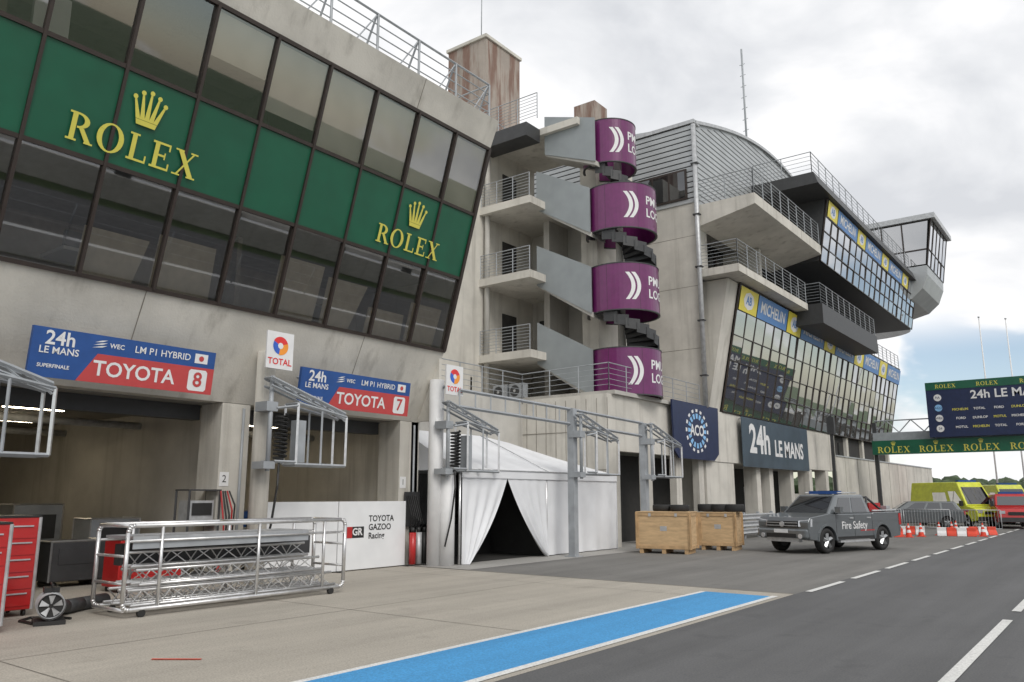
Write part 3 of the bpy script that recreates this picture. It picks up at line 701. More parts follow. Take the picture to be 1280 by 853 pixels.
s.text('flat_emb', WHITE, 'ACO', plane_fn((-14.37, 31.9, 4.5), (0, 1, 0), (0, 0, 1)), .62, bold=.03)
s.done()

# ------------------------------------------------------------ marquee tent
s = B('marquee_tent', (-15.5, 20.5, 0))
xe = -14.25; ze = 2.5; xr = -17.0; zr = 3.75; ya, yb_ = 16.5, 24.75
def S(x, y, z): return Vector((x, y, z))
def sagface(p, q, r, t, n=8, m_=5, sag=.09):
    bmv, i = s.bm('roof', TENT); V = {}
    for a in range(n + 1):
        for c in range(m_ + 1):
            u_, v_ = a / n, c / m_
            P_ = p.lerp(q, u_).lerp(t.lerp(r, u_), v_); P_ = P_ - Vector((0, 0, sag * math.sin(math.pi * v_) * (.5 + .5 * abs(math.sin(u_ * math.pi * 2)))))
            V[a, c] = bmv.verts.new(P_)
    for a in range(n):
        for c in range(m_):
            f = bmv.faces.new((V[a, c], V[a + 1, c], V[a + 1, c + 1], V[a, c + 1])); f.material_index = i; f.smooth = True
ym = 20.6
sagface(S(xe, ya, ze), S(xe, ym, ze), S(xr, ym, zr), S(xr, ya + .4, zr), 16)
sagface(S(xe, ym, ze), S(xe, yb_, ze), S(xr, yb_ - 2.6, zr - .15), S(xr, ym, zr), 16)
sagface(S(xe, yb_, ze), S(-18.4, yb_, ze), S(xr - .01, yb_ - 2.6, zr - .15), S(xr, yb_ - 2.6, zr - .15), 8)
sagface(S(-18.4, ya, ze), S(xe, ya, ze), S(xr, ya + .4, zr), S(xr - .01, ya + .4, zr), 8)
sagface(S(-18.4, yb_, ze), S(-18.4, ya, ze), S(xr, ya + .4, zr), S(xr, yb_ - 2.6, zr - .15), 8)
s.box('valance', TENT, (xe, xe + .02), (ya, yb_), (ze - .22, ze)); s.box('valance', TENT, (-18.4, xe), (yb_, yb_ + .02), (ze - .22, ze))
s.tube('roof_seam', GALV, (xe, ym, ze + .02), (xr, ym, zr + .01), .015); s.tube('eave_pole', GALV, (xe + .03, ya, ze + .01), (xe + .03, yb_, ze + .01), .02)
def curtain(y0, y1, fn_bottom, amp=.05, waves=9, n=60):
    bmv, i = s.bm('curtain', TENT); top = []; mid = []; bot = []
    for k in range(n + 1):
        t = k / n; y = y0 + (y1 - y0) * t; x = xe - .03 + amp * math.sin(t * waves * 2 * math.pi) * .5
        zb = fn_bottom(t)
        top.append(bmv.verts.new((xe - .02, y, ze - .05))); mid.append(bmv.verts.new((x, y, (ze + zb) / 2))); bot.append(bmv.verts.new((xe - .03 + amp * math.sin(t * waves * 2 * math.pi), y, zb)))
    for A_, B_ in ((top, mid), (mid, bot)):
        for k in range(n):
            f = bmv.faces.new((A_[k], A_[k + 1], B_[k + 1], B_[k])); f.material_index = i; f.smooth = True
curtain(20.55, yb_, lambda t: .03, .04, 5)
def drape(side):
    bmv, i = s.bm('curtain', TENT); n, m_ = 24, 14; V = {}
    for a in range(n + 1):
        for c in range(m_ + 1):
            u_, v_ = a / n, c / m_
            z = (ze - .05) * (1 - v_) + .02 * v_
            wid = 1.9 * (1 - v_) ** .85 + .16 + .12 * math.sin(v_ * 3.1)
            y = (16.55 + wid * u_) if side < 0 else (20.5 - wid * u_)
            x = xe - .02 + .09 * math.sin(u_ * 4 * math.pi * 2) * v_ + .12 * v_ * u_
            V[a, c] = bmv.verts.new((x, y, z))
    for a in range(n):
        for c in range(m_):
            f = bmv.faces.new((V[a, c], V[a + 1, c], V[a + 1, c + 1], V[a, c + 1])); f.material_index = i; f.smooth = True
drape(-1); drape(1)
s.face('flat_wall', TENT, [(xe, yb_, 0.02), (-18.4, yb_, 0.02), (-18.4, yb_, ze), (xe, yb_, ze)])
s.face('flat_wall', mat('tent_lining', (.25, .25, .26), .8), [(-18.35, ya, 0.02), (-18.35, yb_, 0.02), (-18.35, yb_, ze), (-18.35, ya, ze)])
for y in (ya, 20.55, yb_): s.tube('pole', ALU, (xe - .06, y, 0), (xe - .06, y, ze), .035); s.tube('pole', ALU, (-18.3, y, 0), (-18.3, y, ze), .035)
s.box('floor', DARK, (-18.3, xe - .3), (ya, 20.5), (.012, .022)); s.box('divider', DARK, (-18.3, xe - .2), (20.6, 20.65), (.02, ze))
for k in range(4): s.box('flight_case', BLACK, (-17.2 + .02 * k, -16.3), (17.2 + k * .8, 17.9 + k * .8), (.02, .6 + .35 * (k % 2)))
s.done()
s = B('white_vent_pipe', (-14.5, 16.05, 0)); s.tube('pipe', WHITE, (-14.5, 16.2, 0), (-14.5, 16.2, 2.4), .21, 18); s.tube('collar', GALV, (-14.5, 16.2, 2.35), (-14.5, 16.2, 2.42), .23, 18); s.done()

# ------------------------------------------------------------ hoarding board
s = B('team_hoarding_board', (-15.3, 13.3, 0))
s.box('panel', WHITES, (-15.34, -15.28), (10.75, 13.15), (.03, 1.66)); s.box('panel', WHITES, (-15.34, -15.28), (13.18, 15.45), (.03, 1.66))
s.text('flat_txt', BLACK, 'TOYOTA\nGAZOO\nRacing', plane_fn((-15.275, 14.15, 1.02), (0, 1, 0), (0, 0, 1)), .21, 'LEFT', bold=.02)
s.box('emblem', BLACK, (-15.279, -15.275), (13.6, 14.0), (.78, 1.05)); s.box('emblem', RED, (-15.279, -15.274), (13.45, 13.62), (.78, 1.05))
s.text('flat_txt', WHITE, 'GR', plane_fn((-15.27, 13.78, .92), (0, 1, 0), (0, 0, 1)), .24, bold=.03)
for y in (10.8, 13.16, 15.4): s.box('foot', BLACK, (-15.5, -15.1), (y - .03, y + .03), (0, .03))
s.done()

# ------------------------------------------------------------ truss rack
s = B('truss_storage_rack', (-12.4, 8.5, 0))
xa, xb, y0, y1, hz = -13.0, -12.1, 6.35, 10.6, 1.35
def rrect(x, z0, z1, ya, yb, r=.1, rad=.035):
    pts = []
    for (cy_, cz_, a0) in ((yb - r, z1 - r, 0), (ya + r, z1 - r, 90), (ya + r, z0 + r, 180), (yb - r, z0 + r, 270)):
        for k in range(5):
            a = math.radians(a0 + 90 * k / 4); pts.append(Vector((x, cy_ + r * math.cos(a), cz_ + r * math.sin(a))))
    pts.append(pts[0]); s.path('frame', ALU, pts, rad, 8)
rrect(xb, .12, hz, y0, y1); rrect(xa, .12, hz, y0, y1)
for y in (y0 + .02, y1 - .02, (y0 + y1) / 2):
    s.tube('frame', ALU, (xa, y, hz), (xb, y, hz), .03); s.tube('frame', ALU, (xa, y, .12), (xb, y, .12), .03)
for x in (xa, xb):
    s.tube('frame', ALU, (x, y0, 1.12), (x, y1, 1.12), .022)
    for y in (y0 + .55, (y0 + y1) / 2 + .2, y1 - .5): s.tube('frame', ALU, (x, y, .12), (x, y, hz), .028)
for y in (y0, y1):
    for z in (.5, .9): s.tube('frame', ALU, (xa, y, z), (xb, y, z), .022)
for x in (xa, xb):
    for y in (y0 + .3, y1 - .3): s.tube('castor', BLACK, (x - .03, y, .06), (x + .03, y, .06), .06, 14)
def truss(x, z, ya, yb, w=.24):
    c = [(x - w / 2, z), (x + w / 2, z), (x, z + w * .86)]
    for cx_, cz_ in c: s.tube('trusses', ALU, (cx_, ya, cz_), (cx_, yb, cz_), .024, 8)
    n = int((yb - ya) / .24)
    for k in range(n):
        t0 = ya + k * .24; t1 = t0 + .24
        for i in range(3):
            a_, b_ = c[i], c[(i + 1) % 3]
            if k % 2: a_, b_ = b_, a_
            s.tube('trusses', ALU, (a_[0], t0, a_[1]), (b_[0], t1, b_[1]), .010, 5)
for x in (-12.85, -12.55, -12.28): truss(x, .17, 6.5, 10.45)
for x in (-12.8, -12.35): truss(x, .46, 6.65, 10.2)
truss(-12.55, .72, 6.6, 10.0)
s.box('dark_panels', CHAR, (-12.95, -12.75), (6.6, 10.3), (.72, 1.05))
s.box('top_board', mat('aluminium_deck', (.40, .41, .42), .5, .3), (xa + .03, xb - .03), (y0 + .1, y0 + 3.4), (1.15, 1.19)); s.box('top_board', GALVP, (xb - .035, xb - .02), (y0 + .1, y0 + 3.4), (1.0, 1.15))
s.done()

# ------------------------------------------------------------ red tool cabinets, blower
def cabinet(x0, x1, y0, y1, h):
    s = B('tool_cabinet', ((x0 + x1) / 2, (y0 + y1) / 2, 0))
    s.box('body', RED, (x0, x1), (y0, y1), (.1, h - .03)); s.box('top', BLACK, (x0 - .01, x1 + .01), (y0 - .01, y1 + .01), (h - .03, h)); s.bevel('body', .015)
    nz = 5
    for k in range(nz):
        z0 = .16 + k * (h - .25) / nz; z1 = z0 + (h - .25) / nz - .03
        s.box('drawer', RED, (x1, x1 + .012), (y0 + .04, y1 - .04), (z0, z1)); s.box('handle', GALV, (x1 + .012, x1 + .03), (y0 + .1, y1 - .1), (z1 - .05, z1 - .03))
    s.box('recess', mat('dark_red', (.10, .012, .012), .5), (x0 + .06, x1 - .06), (y1, y1 + .006), (h * .42, h * .72)); s.box('latch', GALV, (x0 + .2, x0 + .3), (y1 + .006, y1 + .02), (h * .5, h * .62)); s.box('latch', GALV, (x1 - .3, x1 - .2), (y1 + .006, y1 + .02), (h * .5, h * .62))
    for xx in (x0, x1): s.bar('corner', GALV, (xx, y1, .1), (xx, y1, h - .03), .035)
    s.bar('corner', GALV, (x0, y1, h - .04), (x1, y1, h - .04), .03)
    for x in (x0 + .08, x1 - .08):
        for y in (y0 + .08, y1 - .08): s.tube('castor', BLACK, (x, y - .02, .05), (x, y + .02, .05), .05, 12)
    s.done()
cabinet(-12.9, -12.15, 3.3, 4.75, 1.45); cabinet(-14.3, -13.6, 4.4, 5.72, 1.5); cabinet(-15.9, -15.3, 7.9, 9.2, 1.0)
s = B('air_blower', (-12.6, 5.55, 0), math.radians(-20), True)
s.tube('duct', GALV, (-.25, 0, .26), (.25, 0, .26), .17, 24, caps=False)
for k in range(5): s.tube('duct_rib', GALV, (-.22 + k * .1, 0, .26), (-.2 + k * .1, 0, .26), .182, 24)
s.tube('mouth', BLACK, (.2, 0, .26), (.205, 0, .26), .16, 24); s.tube('mouth_ring', ALU, (.25, 0, .26), (.28, 0, .26), .185, 24, caps=False)
for a in range(5):
    t = a * 1.2566; s.face('blades', GALV, [(.22, .03 * math.cos(t), .26 + .03 * math.sin(t)), (.22, .15 * math.cos(t), .26 + .15 * math.sin(t)), (.24, .15 * math.cos(t + .6), .26 + .15 * math.sin(t + .6)), (.24, .03 * math.cos(t + .6), .26 + .03 * math.sin(t + .6))])
s.box('skid', BLACK, (-.28, .28), (-.2, .2), (.0, .06)); s.box('motor', BLACK, (-.15, .1), (-.1, .1), (.43, .5)); s.tube('handle', BLACK, (-.2, 0, .54), (.2, 0, .54), .015)
s.path('cable', BLACK, [(.1, -.2, .03), (-.3, -.35, .02), (-.6, -.2, .02), (-.5, .1, .02), (-.2, .3, .02)], .02)
s.path('hose', CHAR, [(-.25, 0, .26), (-.5, .1, .2), (-.8, .25, .12), (-1.2, .5, .10), (-1.6, .9, .10)], .11, 12)
s.done()

# garage contents --------------------------------------------------------
s = B('equipment_trolley', (-16, 9.4, 0))
for (x, y) in ((-15.4, 9.3), (-15.4, 10.0), (-15.9, 9.3), (-15.9, 10.0)): s.bar('leg', CHAR, (x, y, .05), (x, y, 1.9), .04)
for z in (.2, .75, 1.2, 1.9): s.box('shelf', CHAR, (-15.92, -15.38), (9.28, 10.02), (z, z + .03))
s.box('control_box', GALV, (-15.85, -15.45), (9.35, 9.9), (1.25, 1.7)); s.box('control_box', BLACK, (-15.445, -15.43), (9.4, 9.85), (1.4, 1.65))
s.box('battery', RED, (-15.8, -15.45), (9.4, 9.9), (.78, 1.05))
for k in range(5): s.path('hose', random.choice([BLACK, RED]), [Vector((-15.3, 9.95 + .05 * k, 1.9)), Vector((-15.2, 10.0 + .06 * k, 1.2 + .1 * k)), Vector((-15.3, 10.1 + .04 * k, .5)), Vector((-15.35, 9.9, .1))], .018)
s.done()
s = B('gas_bottle_rack', (-15.2, 15.9, 0))
for k in range(3): s.tube('bottle', (RED, GALV, BLACK)[k], (-15.1, 15.55 + k * .22, .05), (-15.1, 15.55 + k * .22, .85), .09, 14); s.tube('bottle_neck', BLACK, (-15.1, 15.55 + k * .22, .85), (-15.1, 15.55 + k * .22, .98), .05, 10)
s.box('panel', CHAR, (-15.45, -15.4), (15.55, 16.1), (1.0, 1.9))
for k in range(6): s.path('hose', BLACK, [Vector((-15.38, 15.6 + .07 * k, 1.8)), Vector((-15.2, 15.6 + .09 * k, 1.3 - .05 * k)), Vector((-15.35, 15.7 + .07 * k, .9))], .018)
s.done()
for i, (x, y, h, m_) in enumerate(((-19, 6.5, 1.1, BLACK), (-21, 8.6, 1.6, GALVP), (-18, 12.5, 1.0, GALVP), (-20, 14.0, 1.4, SIGNBLUE), (-17.5, 8.0, .9, CHAR), (-24, 7, 1.8, GALVP), (-17.2, 14.9, 1.5, GALV), (-18.5, 9.2, 1.3, GALVP))):
    s = B('flight_case', (x, y, 0))
    s.box('case', m_, (x - .4, x + .4), (y - .55, y + .55), (.12, h)); s.bevel('case', .02)
    for xx in (-.4, .4):
        for yy in (-.55, .55): s.bar('edge', ALU, (x + xx, y + yy, .12), (x + xx, y + yy, h), .03)
    for yy in (-.55, .55): s.bar('edge', ALU, (x - .4, y + yy, h), (x + .4, y + yy, h), .03)
    s.bar('edge', ALU, (x + .4, y - .55, h), (x + .4, y + .55, h), .03)
    s.box('screen', CHAR, (x + .4, x + .41), (y - .4, y + .4), (h * .5, h * .85))
    for yy in (-.4, .4): s.tube('castor', BLACK, (x - .3, y + yy, .06), (x + .3, y + yy, .06), .06)
    s.done()
def tyre(s, part, c, ax, R_, w_):
    c = Vector(c); ax = Vector(ax).normalized(); q = ax.to_track_quat('Z', 'Y'); n = 28
    prof = [(R_ * .62, -w_ / 2), (R_ * .92, -w_ / 2), (R_, -w_ * .35), (R_, w_ * .35), (R_ * .92, w_ / 2), (R_ * .62, w_ / 2)]
    bmv, i = s.bm(part, RUBBER); V = [[bmv.verts.new(c + q @ Vector((r * math.cos(2 * math.pi * k / n), r * math.sin(2 * math.pi * k / n), z))) for r, z in prof] for k in range(n)]
    for k in range(n):
        for j in range(len(prof)):
            f = bmv.faces.new((V[k][j], V[(k + 1) % n][j], V[(k + 1) % n][(j + 1) % 6], V[k][(j + 1) % 6])); f.material_index = i; f.smooth = True
s = B('tyre_stack', (-17, 6.8, 0))
for k in range(4): tyre(s, 'tyres', (-17.0, 6.8, .18 + k * .34), (0, 0, 1), .34, .32)
for k in range(3): tyre(s, 'tyres', (-17.2, 6.0, .18 + k * .34), (0, 0, 1), .34, .32)
s.done()

# ------------------------------------------------------------ crates
def crate(x0, x1, y0, y1, h, rot):
    s = B('wooden_crate', ((x0 + x1) / 2, (y0 + y1) / 2, 0), rot, True)
    a, c = (x1 - x0) / 2, (y1 - y0) / 2
    s.box('panel', WOOD, (-a, a), (-c, c), (.14, h))
    for sx in (-1, 1):
        for sy in (-1, 1):
            s.box('batten', WOODD, (sx * a - .05, sx * a + .05), (sy * (c + .012) - .012, sy * (c + .012) + .012), (.14, h)); s.box('batten', WOODD, (sx * (a + .013) - .012, sx * (a + .013) + .012), (sy * c - .05, sy * c + .05), (.14, h))
    for z in (.15, h - .1):
        for sy in (-1, 1): s.box('batten_rail', WOODD, (-a + .06, a - .06), (sy * (c + .011) - .011, sy * (c + .011) + .011), (z, z + .09)); s.box('batten_rail', WOODD, (sy * (a + .012) - .011, sy * (a + .012) + .011), (-c + .06, c - .06), (z, z + .09))
    for x in (-a * .85, 0, a * .85): s.box('skid', WOODD, (x - .06, x + .06), (-c, c), (0, .14))
    s.box('lid', WOOD, (-a - .03, a + .03), (-c - .03, c + .03), (h, h + .03))
    for k in (-1, 1): s.box('catch', GALV, (k * a * .5 - .04, k * a * .5 + .04), (-c - .03, -c - .02), (h - .12, h - .02)); s.box('label', WHITE, (-.1, .12), (-c - .004, -c - .002), (.7, .85))
    s.done()
crate(-12.9, -11.2, 23.6, 24.6, 1.27, math.radians(12)); crate(-11.9, -10.7, 26.2, 27.1, 1.22, math.radians(8))
s = B('tyre_stack', (-11.3, 26.6, 1.25))
for k in range(3): tyre(s, 'tyres', (-11.75 + k * .5, 26.6, 1.25 + .14), (0, 0, 1), .32, .25)
for k in range(2): tyre(s, 'tyres', (-12.3 + k * .62, 24.3, 1.30 + .11), (0, 0, 1), .31, .2)
s.done()

s = B('crash_barrier', (-13, 34, 0))
for k in range(3):
    z = .3 + k * .3
    pr = [(-13.3, z - .13), (-13.22, z - .08), (-13.3, z), (-13.22, z + .08), (-13.3, z + .13), (-13.33, z + .13), (-13.26, z + .08), (-13.33, z), (-13.26, z - .08), (-13.33, z - .13)]
    s.ext('rail', GALV, pr, 30.5, 37.5)
for k in range(5): s.box('post', GALVP, (-13.45, -13.34), (30.6 + k * 1.7, 30.72 + k * 1.7), (0, 1.1))
s.done()

# ------------------------------------------------------------ vehicles
def wheel(s, x, y, r, w_):
    sg = 1 if y > 0 else -1
    tyre(s, 'tyres', (x, y - sg * w_ / 2, r), (0, 1, 0), r, w_)
    yo = y - sg * .03
    s.tube('rim', CHAR, (x, y - sg * w_, r), (x, y - sg * .08, r), r * .62, 20)
    for k in range(5):
        a = k * 1.2566 + .3; d = Vector((math.cos(a), 0, math.sin(a)))
        s.bar('spokes', TYREW, Vector((x, yo, r)), Vector((x, yo, r)) + d * r * .6, .09)
    s.tube('rim_ring', TYREW, (x, y - sg * .06, r), (x, y - sg * .02, r), r * .66, 20, caps=False); s.tube('hub', TYREW, (x, y - sg * .06, r), (x, y - sg * .005, r), .07, 12)
def body(s, top, xf, xr, zb, wheels, ar, hw, m, part='body', flare=None):
    bot = []
    for xc, rz in wheels[::-1]:
        bot.append((xc - ar, zb))
        for k in range(1, 10):
            a = math.pi - math.pi * k / 10; bot.append((xc + ar * math.cos(a), max(zb, rz + ar * math.sin(a))))
        bot.append((xc + ar, zb))
    pts = top + [(xr, zb + .05)] + bot + [(xf, zb + .05)]
    s.prism(part, m, [(p[0], -hw, p[1]) for p in pts], [(p[0], hw, p[1]) for p in pts]); s.bevel(part, .06, 3)
    for xc, rz in wheels:
        for sg in (-1, 1): s.box('wheel_well', BLACK, (xc - ar - .02, xc + ar + .02), (sg * (hw - .36) - .12, sg * (hw - .36) + .12), (zb, rz + ar * .98))
        for sg in (-1, 1):
            n = 12
            for k in range(n):
                a0 = math.pi * k / n; a1 = math.pi * (k + 1) / n
                def A(a, r, y): return (xc + r * math.cos(a), y, rz + r * math.sin(a))
                s.prism('arch_flare', flare or m, [A(a0, ar - .01, sg * (hw - .05)), A(a0, ar + .05, sg * (hw - .05)), A(a0, ar + .05, sg * (hw + .025)), A(a0, ar - .01, sg * (hw + .025))], [A(a1, ar - .01, sg * (hw - .05)), A(a1, ar + .05, sg * (hw - .05)), A(a1, ar + .05, sg * (hw + .025)), A(a1, ar - .01, sg * (hw + .025))], caps=False)
def house(s, lo, hi, hwl, hwh, z0, z1, m, part='cabin'):
    s.prism(part, m, [(lo[0], -hwl, z0), (lo[0], hwl, z0), (lo[1], hwl, z0), (lo[1], -hwl, z0)], [(hi[0], -hwh, z1), (hi[0], hwh, z1), (hi[1], hwh, z1), (hi[1], -hwh, z1)]); s.bevel(part, .06, 3)
    def side(t, v, sg, o=.008):
        xf = lo[0] + (hi[0] - lo[0]) * v; xr_ = lo[1] + (hi[1] - lo[1]) * v; return (xf + (xr_ - xf) * t, sg * (hwl + (hwh - hwl) * v + o), z0 + (z1 - z0) * v)
    def front(t, v, o=.008, rear=False):
        i = 1 if rear else 0; x = lo[i] + (hi[i] - lo[i]) * v; w2 = hwl + (hwh - hwl) * v
        return (x + (-o if rear else o), (t * 2 - 1) * w2, z0 + (z1 - z0) * v + o * .5)
    return side, front

def pickup(loc, rot):
    s = B('pickup_truck', loc, rot, True); hw = .95
    top = [(2.56, .66), (2.58, .98), (2.46, 1.12), (1.40, 1.24), (1.30, 1.21), (-.98, 1.21), (-1.0, 1.25), (-2.58, 1.25), (-2.62, .70)]
    body(s, top, 2.5, -2.55, .40, [(1.62, .39), (-1.48, .39)], .47, hw, CARG)
    side, front = house(s, (1.42, -.98), (.66, -.82), .90, .72, 1.20, 1.83, CARG)
    for sg in (-1, 1):
        s.face('flat_side_glass', GLASSD, [side(.14, .10, sg), side(.50, .10, sg), side(.47, .84, sg), side(.10, .84, sg)])
        s.face('flat_side_glass', GLASSD, [side(.54, .10, sg), side(.90, .10, sg), side(.90, .84, sg), side(.52, .84, sg)])
        for x in (1.12, .12, -.90): s.box('door_line', BLACK, (x - .008, x + .008), (sg * hw - .003, sg * hw + .003), (.50, 1.19))
        s.box('tailgate_line', BLACK, (-2.5, -2.49), (sg * hw - .003, sg * hw + .003), (.6, 1.2))
        for x in (.3, -.7): s.box('handle', GALV, (x - .1, x + .1), (sg * hw, sg * (hw + .03)) if sg > 0 else (sg * (hw + .03), sg * hw), (1.06, 1.10))
        s.box('crease', CARG, (-2.5, 2.3), (sg * hw - .008, sg * hw + .008), (.98, 1.0)); s.box('sill', BLACK, (-.95, 1.1), (sg * hw - .006, sg * hw + .006), (.42, .5))
        s.box('side_step', GALV, (-.9, 1.0), (sg * (hw - .02) - .06, sg * (hw - .02) + .06), (.32, .38))
        s.box('mirror', CARG, (.98, 1.14), (sg * 1.04 - .1, sg * 1.04 + .1), (1.24, 1.44)); s.box('mirror_stalk', BLACK, (1.04, 1.10), (sg * .93 - .06, sg * .93 + .06), (1.22, 1.27))
        s.prism('headlight', HEADL, [(2.565, sg * .60, .84), (2.565, sg * .93, .84), (2.53, sg * .93, 1.06), (2.565, sg * .60, 1.02)], [(2.605, sg * .60, .84), (2.40, sg * .965, .84), (2.38, sg * .965, 1.08), (2.59, sg * .60, 1.02)])
        s.tube('fog_lamp', HEADL, (2.58, sg * .7, .55), (2.69, sg * .7, .55), .075, 12)
        s.box('tail_lamp', RED, (-2.63, -2.5), (sg * .9 - .06, sg * .9 + .06), (.82, 1.2))
        s.text('flat_text', WHITE, 'Fire Safety', plane_fn((.12, sg * hw, .84), (-sg, 0, 0), (0, 0, 1), .006), .34, bold=.01)
        s.box('flat_red_text', RED, (-1.0, -.2), (sg * hw - .004, sg * hw + .004), (.66, .69))
        for x in (1.62, -1.48): wheel(s, x, sg * .95, .39, .26)
    s.face('flat_windscreen', GLASSD, [front(.06, .08), front(.94, .08), front(.92, .90), front(.08, .90)]); s.face('flat_rear_glass', GLASSD, [front(.1, .2, rear=True), front(.9, .2, rear=True), front(.88, .9, rear=True), front(.12, .9, rear=True)])
    s.box('grille', BLACK, (2.57, 2.60), (-.58, .58), (.80, 1.0)); s.box('grille_bar', GALV, (2.60, 2.615), (-.57, .57), (.94, .96)); s.box('grille_bar', GALV, (2.60, 2.615), (-.57, .57), (.85, .87)); s.tube('badge', GALV, (2.60, 0, .905), (2.63, 0, .905), .085, 16)
    s.box('bumper', CARG, (2.46, 2.68), (-.93, .93), (.48, .77)); s.bevel('bumper', .06); s.box('intake', BLACK, (2.67, 2.69), (-.55, .55), (.50, .62)); s.box('plate', WHITE, (2.685, 2.695), (-.26, .26), (.64, .75)); s.box('skid_plate', GALV, (2.45, 2.62), (-.6, .6), (.36, .48))
    s.box('bed_floor', BLACK, (-2.5, -1.04), (-.84, .84), (1.2505, 1.258)); s.box('rear_bumper', GALV, (-2.72, -2.6), (-.85, .85), (.45, .6))
    for sg in (-1, 1):
        s.path('roll_bar', CHAR, [(-.98, sg * .72, 1.25), (-1.08, sg * .68, 1.74), (-1.6, sg * .74, 1.42), (-1.95, sg * .76, 1.26)], .038, 8)
        s.tube('roof_rail', GALV, (.45, sg * .62, 1.89), (-.6, sg * .62, 1.89), .02); s.tube('bed_rail', GALV, (-1.05, sg * .88, 1.30), (-2.5, sg * .88, 1.30), .025)
    s.tube('roll_bar', CHAR, (-1.08, -.68, 1.74), (-1.08, .68, 1.74), .038); s.box('light_bar', SIGNBLUE, (.1, .32), (-.55, .55), (1.85, 1.95)); s.box('light_bar_base', BLACK, (.12, .3), (-.2, .2), (1.83, 1.96))
    s.box('fire_unit', RED, (-2.2, -1.5), (-.5, .5), (1.26, 1.55)); s.tube('hose_reel', CHAR, (-1.33, -.4, 1.45), (-1.33, .4, 1.45), .2, 18); s.box('equipment_box', GALV, (-2.45, -2.22), (-.7, .7), (1.26, 1.45))
    s.done()
dv = Vector((-.95, -2.9)); pickup((-8.2, 28.6, .005), math.atan2(dv.y, dv.x))

def van(loc, rot, m, stripe, name='ambulance_van', L_=5.6, h=2.45):
    s = B(name, loc, rot, True); hw = .98; f = L_ / 2
    top = [(f, .6), (f - .05, .9), (f - .25, 1.08), (f - .95, 1.25), (-f + .02, 1.25), (-f, .6)]
    body(s, top, f - .1, -f + .05, .34, [(f - .95, .34), (-f + 1.05, .34)], .42, hw, m)
    side, front = house(s, (f - .85, -f + .02), (f - 1.65, -f + .12), .97, .82, 1.24, h, m)
    for sg in (-1, 1):
        s.face('flat_side_glass', GLASSD, [side(.04, .08, sg), side(.24, .08, sg), side(.24, .6, sg), side(.10, .6, sg)])
        s.face('flat_side_glass', GLASSD, [side(.30, .1, sg), side(.55, .1, sg), side(.55, .55, sg), side(.30, .55, sg)])
        s.box('stripe', stripe, (-f + .1, f - .7), (sg * hw - .004, sg * hw + .004), (.86, 1.02)); s.box('stripe', BLACK, (-f + .1, f - .4), (sg * hw - .005, sg * hw + .005), (.4, .48))
        s.box('mirror', BLACK, (f - 1.2, f - 1.05), (sg * 1.08 - .08, sg * 1.08 + .08), (1.2, 1.5))
        s.box('headlight', HEADL, (f - .2, f - .01), (sg * .78 - .14, sg * .78 + .14), (.82, .98)); s.box('tail_lamp', RED, (-f - .01, -f + .05), (sg * .9 - .06, sg * .9 + .06), (.8, 1.3))
        for x in (f - .95, -f + 1.05): wheel(s, x, sg * .96, .34, .22)
    s.face('flat_windscreen', GLASSD, [front(.06, .05), front(.94, .05), front(.93, .78), front(.07, .78)])
    s.box('grille', BLACK, (f - .02, f + .01), (-.5, .5), (.75, .92)); s.box('bumper', CHAR, (f - .1, f + .06), (-.95, .95), (.38, .62)); s.box('light_bar', SIGNBLUE, (f - 2.0, f - 1.75), (-.6, .6), (h, h + .12))
    s.done()
van((-8.6, 56.0, 0), math.radians(-42), YV, RED, 'ambulance_van', 5.8, 2.6); van((-7.0, 63, 0), math.radians(-55), YV, RED, 'ambulance_van', 5.6, 2.5)
van((-5.7, 55, 0), math.radians(-75), RED, YV, 'fire_van', 5.2, 1.9); van((-11.2, 70, 0), math.radians(-60), RED, WHITE, 'fire_van', 5.6, 2.3)
def estate(loc, rot, m):
    s = B('estate_car', loc, rot, True); hw = .9
    top = [(2.25, .55), (2.25, .78), (1.2, .98), (-2.2, 1.0), (-2.28, .6)]
    body(s, top, 2.2, -2.2, .28, [(1.35, .32), (-1.35, .32)], .38, hw, m)
    side, front = house(s, (1.3, -2.15), (.55, -1.85), .88, .68, .98, 1.48, m)
    for sg in (-1, 1):
        for t0, t1 in ((.14, .42), (.45, .68), (.71, .93)): s.face('flat_side_glass', GLASSD, [side(t0, .1, sg), side(t1, .1, sg), side(t1 - .01, .85, sg), side(t0 + (.04 if t0 < .2 else 0), .85, sg)])
        s.box('headlight', HEADL, (2.15, 2.26), (sg * .7 - .15, sg * .7 + .15), (.65, .78)); s.box('tail_lamp', RED, (-2.29, -2.2), (sg * .78 - .1, sg * .78 + .1), (.75, .95))
        for x in (1.35, -1.35): wheel(s, x, sg * .88, .32, .2)
    s.face('flat_windscreen', GLASSD, [front(.06, .08), front(.94, .08), front(.92, .92), front(.08, .92)]); s.box('grille', BLACK, (2.25, 2.27), (-.45, .45), (.5, .72))
    s.done()
estate((-9.9, 51.5, 0), math.radians(200), mat('dark_grey_paint', (.12, .13, .135), .3, .5, .03, coat=.6)); estate((-5.6, 62, 0), math.radians(-80), RED)

